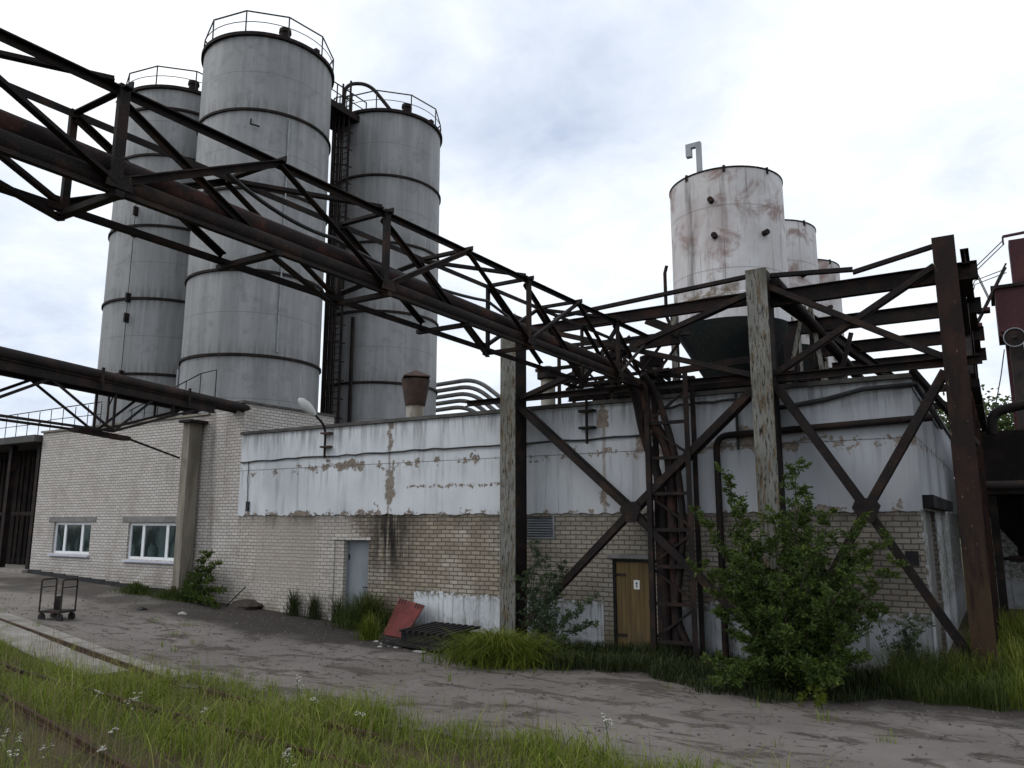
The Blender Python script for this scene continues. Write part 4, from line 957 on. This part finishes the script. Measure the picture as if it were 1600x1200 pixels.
for y in (-.5, .02, .52): MB().plate([Q(-.64,y,.14), Q(.86,y,.14), Q(.86,y,.31), Q(-.64,y,.31)], e2, .09).build('bearer', M['wood_dark'], pl)
MB().plate([Q(-.64,-.55,.12), Q(.86,-.55,.12), Q(.86,.62,.12), Q(-.64,.62,.12)], (0,0,1), .03).build('base_board', M['wood_dark'], pl)

def rock(name, px, py, r, lab, mat='stone', flat=.55, grp=None):
    p = ong(px, py); bm = MB(); n = 9; prof = []
    rs_ = [[r*random.uniform(.75, 1.15) for _ in range(n)] for _ in range(4)]
    vs = [(p.x, p.y, p.z + r*flat)]
    for j in range(4):
        ph = (j+1)/4*PI/2
        for k_ in range(n):
            a = 2*PI*k_/n; vs.append((p.x + math.sin(ph)*rs_[j][k_]*math.cos(a), p.y + math.sin(ph)*rs_[j][k_]*math.sin(a), p.z - .01 + math.cos(ph)*r*flat*random.uniform(.85, 1.1)))
    fs = [(0, 1+k_, 1+(k_+1) % n) for k_ in range(n)]
    for j in range(3):
        for k_ in range(n): fs.append((1+j*n+k_, 1+(j+1)*n+k_, 1+(j+1)*n+(k_+1) % n, 1+j*n+(k_+1) % n))
    return tag(bm.add(vs, fs).build(name, M[mat], None, tuple(p)), lab, 'stone' if 'rubble' in name or 'stone' in name else 'debris', grp)
rock('stone', 222, 953, .16, 'dark lump of rubble in the yard left of the concrete post', 'black')
rock('stone', 285, 960, .14, 'pale stone at the foot of the concrete post')
rock('soil_heap', 385, 950, .62, 'low heap of dark soil in the corner where brick and plastered walls meet', 'soil', .42)
for i, (px, py) in enumerate(((588, 1003), (598, 1006), (606, 1004), (612, 1010), (622, 1012), (594, 1011))): rock('rubble', px, py, random.uniform(.07, .14), 'pale rubble lump in front of the red board', 'stone', .5, 'rubble in front of the red board')
p = ong(655, 1021); tag(MB().plate([(p.x-.14, p.y-.03, .02), (p.x+.14, p.y-.05, .02), (p.x+.15, p.y+.05, .02), (p.x-.12, p.y+.06, .02)], (0,0,1), .03).build('brick_scrap', M['stone'], None, tuple(p)), 'pale flat scrap on the ground in front of the pallet', 'debris')
p = ong(372, 940); q_ = onY(382, 918, 16.45)
tag(MB().bar((q_.x-.35, 16.1, p.z), (q_.x, 16.5, q_.z+.02), .07, .03).build('lever', M['steel'], None, (q_.x-.35, 16.1, p.z)), 'bent dark iron bar leaning in the corner by the soil heap', 'bar')

# rails
def rail(lab, pts, h=.10):
    mb = MB(); pts = [Vector((x, y, gz(x))) for x, y in pts]
    pr = [(-.05,-.03),(.05,-.03),(.05,.015),(.012,.025),(.012,h-.045),(.027,h-.03),(.027,h),(-.027,h),(-.027,h-.03),(-.012,h-.045),(-.012,.025),(-.05,.015)]
    for a, b in zip(pts, pts[1:]): mb.sweep(a, b, pr)
    return tag(mb.build('rail', M['railsteel'], None, tuple(pts[0])), lab, 'rail', 'rusty rails in the grass')
def q2(px, py): v = ong(px, py, .12); return (v.x, v.y)
a, b = q2(35, 1045), q2(540, 1185)
rail('long rusty rail through the middle of the foreground grass', [(a[0]*2-b[0], a[1]*2-b[1]), a, b, (b[0]+4, b[1]-.8)])
a, b = q2(0, 1080), q2(205, 1195)
rail('rusty rail nearest the camera, in the bottom left corner of the grass', [(a[0]*2-b[0], a[1]*2-b[1]), a, b, (b[0]+4, b[1]-1.2)])
a, b = q2(340, 1078), q2(500, 1122)
rail('short visible rusty rail at the yard edge of the grass', [(a[0]-.6, a[1]+.1), a, b, (b[0]+1.2, b[1]-.15)])
a, b = a0 + nn*-.07, a1 + nn*-.07
rail('rail sunk between the pale concrete strips at the left', [(a.x, a.y), (b.x+.5, b.y-.1)], .06)

# ---------------------------------------------------------------- vegetation
def np_mesh(name, V, Fq, Ft, mat, rnd=None, loc=None, parent=None, smooth=False):
    off = np.zeros(3); o = parent
    while o is not None: off += np.array(o.location); o = o.parent
    if loc is not None: off = np.array(loc, float)
    me = bpy.data.meshes.new(name); V = V - off
    me.vertices.add(len(V)); me.vertices.foreach_set('co', V.astype(np.float32).ravel())
    nq = 0 if Fq is None else len(Fq); nt = 0 if Ft is None else len(Ft)
    loops = np.concatenate([Fq.ravel() if nq else np.zeros(0, int), Ft.ravel() if nt else np.zeros(0, int)]).astype(np.int32)
    me.loops.add(len(loops)); me.loops.foreach_set('vertex_index', loops)
    me.polygons.add(nq + nt)
    st = np.concatenate([np.arange(nq)*4, nq*4 + np.arange(nt)*3]).astype(np.int32)
    me.polygons.foreach_set('loop_start', st)
    me.materials.append(mat); me.update(calc_edges=True); me.validate()
    if rnd is not None:
        at = me.attributes.new('rnd', 'FLOAT', 'POINT'); at.data.foreach_set('value', rnd.astype(np.float32))
    ob = bpy.data.objects.new(name, me); COL.objects.link(ob)
    if parent is not None: ob.parent = parent
    if loc is not None: ob.location = loc
    return ob
gzv = np.vectorize(gz)
def blades(name, x, y, h, wd, mat, lean=.35, loc=None, parent=None, z=None):
    n = len(x); z = gzv(x) if z is None else z
    az = rng.uniform(0, 2*PI, n); ln = rng.gamma(2., lean/2, n); face = az + rng.normal(PI/2, .5, n)
    base = np.stack([x, y, z - .01], 1); dx = np.stack([np.cos(az), np.sin(az), 0*az], 1); sd = np.stack([np.cos(face), np.sin(face), 0*az], 1)
    up = np.array([0, 0, 1.])
    mid = base + up*(h*.55)[:,None] + dx*(h*ln*.28)[:,None]
    m2 = base + up*(h*.86)[:,None] + dx*(h*ln*.62)[:,None]
    tip = base + up*(h*(1 - .25*np.minimum(ln, 1.6)))[:,None] + dx*(h*ln*1.05)[:,None]
    W = wd[:,None]*sd
    V = np.stack([base-W*.5, base+W*.5, mid+W*.42, mid-W*.42, m2+W*.27, m2-W*.27, tip], 1).reshape(-1, 3)
    o = np.arange(n)[:,None]*7
    Fq = np.concatenate([o + np.array([[0,1,2,3]]), o + np.array([[3,2,4,5]])]); Ft = o + np.array([[5,4,6]])
    r = np.repeat(np.clip(rng.beta(1.6, 2.4, n) + .25*(h > np.quantile(h, .93)), 0, 1), 7)
    return np_mesh(name, V, Fq, Ft, mat, r, loc, parent)
edgev = np.vectorize(edge)
# foreground meadow: clumped height and density
def patchy(x, y, s, seed):
    r = np.random.default_rng(seed); out = 0*x
    for k in range(7):
        a = r.uniform(0, 2*PI); f = s*r.uniform(.6, 2.2); out = out + np.sin((x*math.cos(a) + y*math.sin(a))*f + r.uniform(0, 6))
    return out/7
def in_view(x, y, m=1.5):
    cy, sy = math.cos(YAW), math.sin(YAW); fw = -x*sy + y*cy; lt = x*cy + y*sy
    return (fw > 1.2) & (np.abs(lt) < fw*.70 + m)
N0 = 290000
x = rng.uniform(-26, 3.5, N0); y = rng.uniform(1.5, 10.6, N0)
pa = patchy(x, y, 1.3, 3); pb_ = patchy(x, y, 3.3, 4)
# bare, browner patch in the near left corner
bare = np.exp(-(((x+9.6)/2.6)**2 + ((y-5.7)/.85)**2)) + .5*np.exp(-(((x+13.5)/1.5)**2 + ((y-6.6)/.5)**2))
k = in_view(x, y) & (y < edgev(x) + .10 + .22*pb_ ) & (rng.uniform(0, 1, N0) < np.clip(.62 + .45*pa + .25*pb_ - 1.05*bare, .07, 1)) & ((x > -15.8) | (y < 8.9))
# keep the concrete strips and the rail heads readable
lin = (x + 23.5)*nn.x + (y - 10.85)*nn.y
k &= ~((lin > -.95) & (lin < .5) & (x < -13.3) & (rng.uniform(0, 1, N0) < .97))
for (p_, q_) in ((q2(35,1045), q2(540,1185)), (q2(0,1080), q2(205,1195)), (q2(340,1078), q2(500,1122))):
    p_ = np.array(p_); q_ = np.array(q_); dd_ = (q_-p_)/np.linalg.norm(q_-p_)
    dist = (x-p_[0])*(-dd_[1]) + (y-p_[1])*dd_[0]; 
    if dd_[0] < 0: dist = -dist
    along = (x-p_[0])*dd_[0] + (y-p_[1])*dd_[1]
    k &= ~((dist < .08) & (dist > -.24 - .16*pb_) & (rng.uniform(0, 1, N0) < .9))
x, y, pa, pb_ = x[k], y[k], pa[k], pb_[k]
h = (.165 + .10*pa + .07*pb_) * rng.gamma(6, 1/6, len(x)) + .05; h *= np.where(rng.uniform(0, 1, len(x)) < .03, 1.6, 1)
h = np.clip(h, .05, .62)
tag(blades('grass', x, y, h, rng.uniform(.004, .015, len(x))*rng.uniform(.6,1.2,len(x)), M['grass'], 1.0), 'uneven green meadow grass over the old rails in the foreground', 'grass', kind='stuff')
# dry seed stalks in the grass
n = 1500; x = rng.uniform(-18, 2, n*3); y = rng.uniform(3, 9.6, n*3); k = in_view(x, y) & (y < edgev(x)+.15); x, y = x[k], y[k]
tag(blades('grass_stalks', x, y, rng.uniform(.35, .75, len(x)), rng.uniform(.004, .007, len(x)), leafmat('dry_stalks', (.16,.15,.06), (.22,.19,.09), (.28,.23,.13)), .22), 'thin straw-coloured seed stalks standing above the foreground grass', 'grass', kind='stuff')

def tuft(name, lab, cx, cy, rx, ry, n, h0, mat, cat='grass', lean=.6, kind=None, grp=None, wd=(.008, .018)):
    a = rng.uniform(0, 2*PI, n); r = np.minimum(np.abs(rng.normal(0, .52, n)), 1.35); x = cx + rx*r*np.cos(a); y = cy + ry*r*np.sin(a)
    x = np.where(y > YF-.06, x, x); y = np.minimum(y, YF-.07)
    h = h0*(1.05 - .5*r)*np.minimum(rng.gamma(7, 1/7, n), 1.5)
    return tag(blades(name, x, y, h, rng.uniform(*wd, n), mat, lean, (cx, cy, gz(cx))), lab, cat, grp, kind)
p = ong(765, 1035); tuft('grass_clump', 'big bright green clump of long grass at the foot of the left gantry column', p.x+.15, p.y+.15, 1.25, .95, 4600, .48, M['grass_yel'], lean=1.15, wd=(.008,.026))
p = ong(560, 985); tuft('grass_clump', 'green clump of grass and weeds in front of the grey door', p.x+.1, 16.05, 1.0, .5, 2300, .75, M['grass_mid'], lean=.55)
p = ong(577, 1000); tuft('grass_clump', 'small pale tuft of grass left of the red board', p.x, p.y, .32, .22, 420, .5, M['grass_yel'], lean=.5)
for px, py, lab in ((437, 965, 'thin weed tuft at the wall between the soil heap and grey door'), (470, 970, 'bushier weed tuft at the wall, nearer the grey door'), (515, 975, 'low weed tuft at the left jamb of the grey door surround')):
    p = ong(px, py); tuft('weed_tuft', lab, p.x, 16.42, .28, .14, 260, .6, M['grass_dark'], 'weed', .4)
for px, py, rx, lab in ((235, 940, 1.3, 'grassy strip at the foot of the white brick wall under the right window'), (155, 932, .9, 'thin grass at the plinth between the two windows')):
    p = ong(px, py); tuft('plinth_grass', lab, p.x, 16.0, rx, .45, 1300, .30, M['grass_mid'], 'grass', .5, 'stuff')
# weeds: right part in front of the wall and round the red column
def weedband(name, lab, poly, n, h0, mat, lean=.5, wd=(.008,.018)):
    xs_ = [q[0] for q in poly]; X = rng.uniform(min(xs_), max(xs_), n); lo = np.interp(X, xs_, [q[1] for q in poly]); hi = np.interp(X, xs_, [q[2] for q in poly])
    Y = lo + (hi-lo)*rng.uniform(0, 1, n)**1.2 + .1*np.sin(X*6); Y = np.where(X < -1.35, np.minimum(Y, YF-.06), Y); pt = .6 + .55*patchy(X, Y, 1.6, 9)
    H = h0*np.clip(pt, .3, 1.3)*rng.uniform(.45, 1.25, n)
    return tag(blades(name, X, Y, H, rng.uniform(*wd, n), mat, lean), lab, 'weeds', kind='stuff')
weedband('weeds', 'dark weeds along the foot of the plastered wall between the gantry columns', [(-8.9, 14.3, 16.5), (-7.6, 13.7, 16.5), (-6.1, 14.3, 16.5), (-4.6, 13.3, 16.5), (-3.2, 13.1, 16.5), (-1.3, 14.6, 16.5)], 13000, .42, M['grass_dark'])
weedband('weeds', 'tall yellow-green weeds right of the red rusted column', [(-1.0, 14.9, 18.5), (-.4, 14.6, 25), (2.2, 14.4, 25), (5, 14, 25)], 17000, .85, M['grass_yel'], .45)
weedband('weeds', 'greyish tall grass in front of the red rusted column', [(-1.9, 14.5, 16.4), (-1.0, 14.3, 16.4), (-.2, 14.4, 16.0)], 4600, .85, M['grass_mid'], .5, (.005,.012))

def leafmesh(name, C, D, size, mat, loc=None, parent=None, ratio=.42, rnd=None):
    n = len(C); D = D/np.linalg.norm(D, axis=1)[:,None]
    R = rng.normal(size=(n, 3)); R[:,2] *= .5; S_ = np.cross(D, R); S_ /= (np.linalg.norm(S_, axis=1)[:,None] + 1e-9); Nn = np.cross(S_, D)
    L = size[:,None]
    V = np.stack([C, C + D*L*.45 + S_*L*ratio*.5 - Nn*L*.06, C + D*L*1.0 - Nn*L*.10, C + D*L*.45 - S_*L*ratio*.5 - Nn*L*.06, C + D*L*.5], 1).reshape(-1, 3)
    o = np.arange(n)[:,None]*5
    Ft = np.concatenate([o + np.array([[0,1,4]]), o + np.array([[1,2,4]]), o + np.array([[2,3,4]]), o + np.array([[3,0,4]])])
    r = np.repeat(rng.beta(1.6, 2.6, n) if rnd is None else rnd, 5)
    return np_mesh(name, V, None, Ft, mat, r, loc, parent)
def bush(name, lab, base, tips, leaf, size, per, cat='bush', twig=.34, rad=.022, group=None, start=.18, cloud=0, cr=(1,1,1), cc=None):
    base = Vector(base); th = thing(name, lab, cat, tuple(base), group); st = MB(); C = []; D = []; RN = []
    for tp in tips:
        tp = Vector(tp); b = base + Vector((random.uniform(-.18,.18), random.uniform(-.12,.12), -.03)); Ls = (tp-b).length
        mid = b.lerp(tp, .5) + Vector((random.uniform(-.12,.12), random.uniform(-.12,.12), Ls*.10)); pts = []
        for i in range(9):
            u = i/8; pts.append(b*(1-u)**2 + mid*2*u*(1-u) + tp*u*u)
        st.tube(pts, [rad*(1-.82*i/8) for i in range(9)], 6)
        nl = int(per*Ls)
        nt = max(3, int(Ls*9))
        for j in range(nt):
            u = start + (1-start)*(j+random.random())/nt; p0 = b*(1-u)**2 + mid*2*u*(1-u) + tp*u*u
            tl_ = twig*(1.15 - .75*u)*random.uniform(.5, 1.2); a = random.uniform(0, 2*PI)
            dv_ = Vector((math.cos(a), math.sin(a), random.uniform(.1, 1.1))).normalized(); p1 = p0 + dv_*tl_
            if j % 2 == 0: st.tube([p0, p1], [rad*.22, rad*.08], 4, False)
            m = max(2, int(nl/nt)); tone = random.random()
            for _ in range(m):
                q = random.random()**.7; c = p0.lerp(p1, q) + Vector((random.gauss(0,.022), random.gauss(0,.022), random.gauss(0,.022)))
                if c.y > YF - .12 and c.z < 6: c.y = YF - .12 - random.random()*.05
                C.append(c); D.append(dv_*.6 + Vector((random.gauss(0,.6), random.gauss(0,.6), random.gauss(-.05,.5)))); RN.append(min(1, max(0, .25*tone + .45*u*random.random() + .25*random.random())))
    C = np.array([tuple(c) for c in C]); D = np.array([tuple(c) for c in D]); sz = rng.uniform(.6, 1.25, len(C))*size
    leafmesh('crown', C, D, sz, leaf, None, th, .40, np.array(RN)); st.build('stem', M['bark'], th); return th
# the big willow bush
tips = []
for px, py, Y in ((1137,738,14.6),(1150,790,14.3),(1242,722,14.5),(1258,770,14.8),(1086,800,14.6),(1078,885,14.2),(1300,800,14.3),(1340,812,14.7),(1390,835,14.8),(1398,880,14.3),(1392,955,14.5),(1205,800,13.9),(1112,955,13.8),(1275,850,13.6),(1222,900,13.3),(1330,900,13.7),(1160,890,13.6),(1160,1000,13.4),(1332,985,13.6),(1250,985,13.0),(1105,1035,13.6),(1290,930,13.2),(1195,950,13.1),(1215,850,15.2),(1300,870,15.3),(1175,840,15.1),(1355,930,15.2),(1135,920,15.1),(1255,800,15.2),(1180,1040,13.1),(1290,1040,13.1),(1345,1030,13.8)):
    tips.append(onY(px + random.uniform(-6, 6), py, Y))
for i in range(16):
    tips.append(onY(random.uniform(1110, 1370), random.uniform(850, 1040), random.uniform(13.4, 15.2)))
for i in range(14):
    tips.append(onY(random.uniform(1095, 1370), random.uniform(1030, 1075), random.uniform(12.9, 13.6)))
bush('willow_bush', 'large leafy green bush growing round the middle gantry column', (-3.35, 14.3, 0), tips, M['leaf'], .085, 430, twig=.5, rad=.024)
tp = [onY(px, py, Y) for px, py, Y in ((835,845,15.6),(850,870,15.4),(815,905,15.3),(880,880,15.6),(925,935,15.4),(905,960,15.2),(870,930,15.3),(845,960,15.1),(890,1000,14.9),(930,975,15.3),(830,1000,14.9),(860,900,15.7))]
bush('shrub', 'loose grey-green shrub at the right foot of the left gantry column', (-8.75, 15.3, 0), tp, M['leaf_grey'], .085, 250, twig=.38, rad=.014)
tp = [onY(px, py, Y) for px, py, Y in ((325,862,16.0),(342,880,16.1),(312,900,15.8),(335,905,15.7),(308,930,15.7),(348,925,15.9),(322,890,16.2),(330,945,15.5),(345,950,15.7))]
bush('corner_shrub', 'small dark bush at the corner beside the concrete post', (-22.15, 16.15, gz(-22.15)), tp, M['leaf'], .12, 190, twig=.36, rad=.016)
# low shrubby weeds under the big bush and by the right corner
tp = [Vector((-1.75+random.uniform(-.35,.45), 15.6+random.uniform(-.3,.3), random.uniform(.5,1.3))) for _ in range(9)]
bush('weed_shrub', 'low weedy shrub at the right corner of the plastered wall', (-1.75, 15.6, 0), tp, M['leaf_grey'], .075, 130, twig=.25, rad=.008, cat='weed')
tp = [onY(px, py, 13.4) for px, py in ((1272,1062),(1262,1075),(1285,1072),(1255,1090),(1292,1088))]
bush('weed_shrub', 'pale feathery weed at the front foot of the big bush', tuple(ong(1272,1112)), tp, M['grass_yel'], .06, 170, twig=.16, rad=.006, cat='weed')

def tree(lab, base, H, R, n, zc=.62, name='tree'):
    base = Vector(base); th = thing(name, lab, 'tree', tuple(base), 'trees beyond the buildings'); st = MB(); C = []; D = []
    st.tube([base, base + Vector((.1,0,H*.4)), base + Vector((0,.1,H*.85))], [.22, .15, .04], 8)
    for i in range(34):
        a = random.uniform(0, 2*PI); zz = random.uniform(.35, .98); rr = R*math.sqrt(max(.05, 1 - ((zz-zc)/.42)**2))*random.uniform(.45, 1)
        e_ = base + Vector((math.cos(a)*rr, math.sin(a)*rr, zz*H)); s_ = base + Vector((0, 0, zz*H*.75))
        st.tube([s_, s_.lerp(e_, .5) + Vector((0,0,.2)), e_], [.06, .035, .012], 5, False)
        for _ in range(n//34):
            C.append(tuple(e_ + Vector((random.gauss(0,.28*R), random.gauss(0,.28*R), random.gauss(0,.2*R))))); D.append((random.gauss(0,1), random.gauss(0,1), random.gauss(-.2,.7)))
    leafmesh('crown', np.array(C), np.array(D), rng.uniform(.16, .34, len(C)), M['leaf_tree'], None, th, .6); st.build('trunk', M['bark'], th)
tree('round green tree beyond the loading shed at the right edge', (.2, 46, 0), 8.6, 2.6, 11000)
p = onY(1460, 640, 40); tree('green tree seen through the braces left of the red rusted column', (p.x-.4, 42, 0), 7.6, 2.2, 8000)
p = onY(962, 662, 60); tree('distant treetop showing just above the roof right of the left gantry column', (p.x, 60, 0), 11.0, 3.2, 3400)

# wild flowers
def flower(px, py, hgt):
    p = onZ(px, py, hgt); z0 = gz(p.x); f = thing('wildflower', 'white umbel wildflower standing in the foreground grass', 'flower', (p.x, p.y, z0), 'white wildflowers in the grass')
    tp_ = Vector((p.x, p.y, hgt)); b_ = Vector((p.x+random.uniform(-.06,.06), p.y+random.uniform(-.06,.06), z0))
    heads = [tp_ + Vector((random.gauss(0,.032), random.gauss(0,.03), random.gauss(0,.03))) for _ in range(5)]
    st = MB().tube([b_, b_.lerp(tp_, .6) + Vector((.015,0,0)), tp_ - Vector((0,0,.08))], [.005,.004,.003], 5)
    for h_ in heads: st.tube([tp_ - Vector((0,0,.08)), h_], .002, 4, False)
    st.build('stem', M['stem'], f); bl = MB()
    for h_ in heads:
        for _ in range(6):
            c = h_ + Vector((random.gauss(0,.013), random.gauss(0,.013), random.gauss(0,.006))); r_ = random.uniform(.005,.009); a = random.uniform(0, 2)
            bl.plate([c + Vector((math.cos(a+k_*PI/2.5)*r_, math.sin(a+k_*PI/2.5)*r_, .3*r_*math.sin(a*3+k_))) for k_ in range(5)], (0,0,1), .002)
    bl.build('umbel', M['petal'], f)
for px, py in ((210,1090),(203,1098),(218,1084),(465,1058),(468,1070),(945,1118),(948,1126),(155,1078),(320,1110),(70,1168),(35,1152),(448,1172),(455,1180),(12,1145),(178,1142),(160,1170),(25,1172),(560,1118),(492,1094)):
    flower(px, py, random.uniform(.4, .6))

# loose gravel and sprouting weeds in the yard
n = 3600; x = rng.uniform(-27, 5, n); y = np.where(rng.uniform(0,1,n) < .45, 15.9 - rng.gamma(1.5, .9, n), rng.uniform(9.2, 16, n))
k = (y > edgev(x)) & (y < 16.4) & in_view(x, y, 1); x, y = x[k], y[k]; n = len(x); r_ = np.minimum(rng.gamma(2.0, .0065, n) + .005, .034)
ang = rng.uniform(0, 2*PI, n); z = gzv(x)
P_ = []
for j, (a, zz, rr) in enumerate(((0,0,1),(2.1,0,.9),(4.2,0,1.1),(.9,.8,.55),(3.6,.9,.5))):
    P_.append(np.stack([x + r_*rr*np.cos(ang+a), y + r_*rr*np.sin(ang+a), z + .004 + r_*zz], 1))
V = np.stack(P_, 1).reshape(-1, 3); o = np.arange(n)[:,None]*5
Ft = np.concatenate([o + np.array([q]) for q in ((0,1,3),(1,4,3),(1,2,4),(2,0,4),(0,3,4))])
g = G('yard_gravel'); rr = g.attr('rnd'); gm = g.done(g.mix(rr, (.045,.04,.036), (.145,.13,.12)), .9)
tag(np_mesh('gravel', V, None, Ft, gm, np.repeat(rng.beta(1.3,1.8,n), 5)), 'loose gravel and grit scattered over the dirt yard', 'gravel', kind='stuff')
xx = []; yy = []
for _ in range(46):
    cx, cy = random.uniform(-24, 1), random.uniform(9.6, 13.5)
    if random.random() < .6: cy = edge(cx) + abs(random.gauss(0, .5))
    m = random.randint(6, 26); xx += list(rng.normal(cx, .08, m)); yy += list(rng.normal(cy, .06, m))
xx = np.array(xx); yy = np.array(yy)
tag(blades('yard_sprouts', xx, yy, rng.uniform(.05, .22, len(xx)), rng.uniform(.005, .012, len(xx)), M['grass'], .7), 'small sprouts of grass breaking through the dirt yard', 'grass', kind='stuff')
# ---------------------------------------------------------------- render hints
S.render.resolution_x = 1024; S.render.resolution_y = 768
S.cycles.max_bounces = 6
bpy.context.view_layer.update()
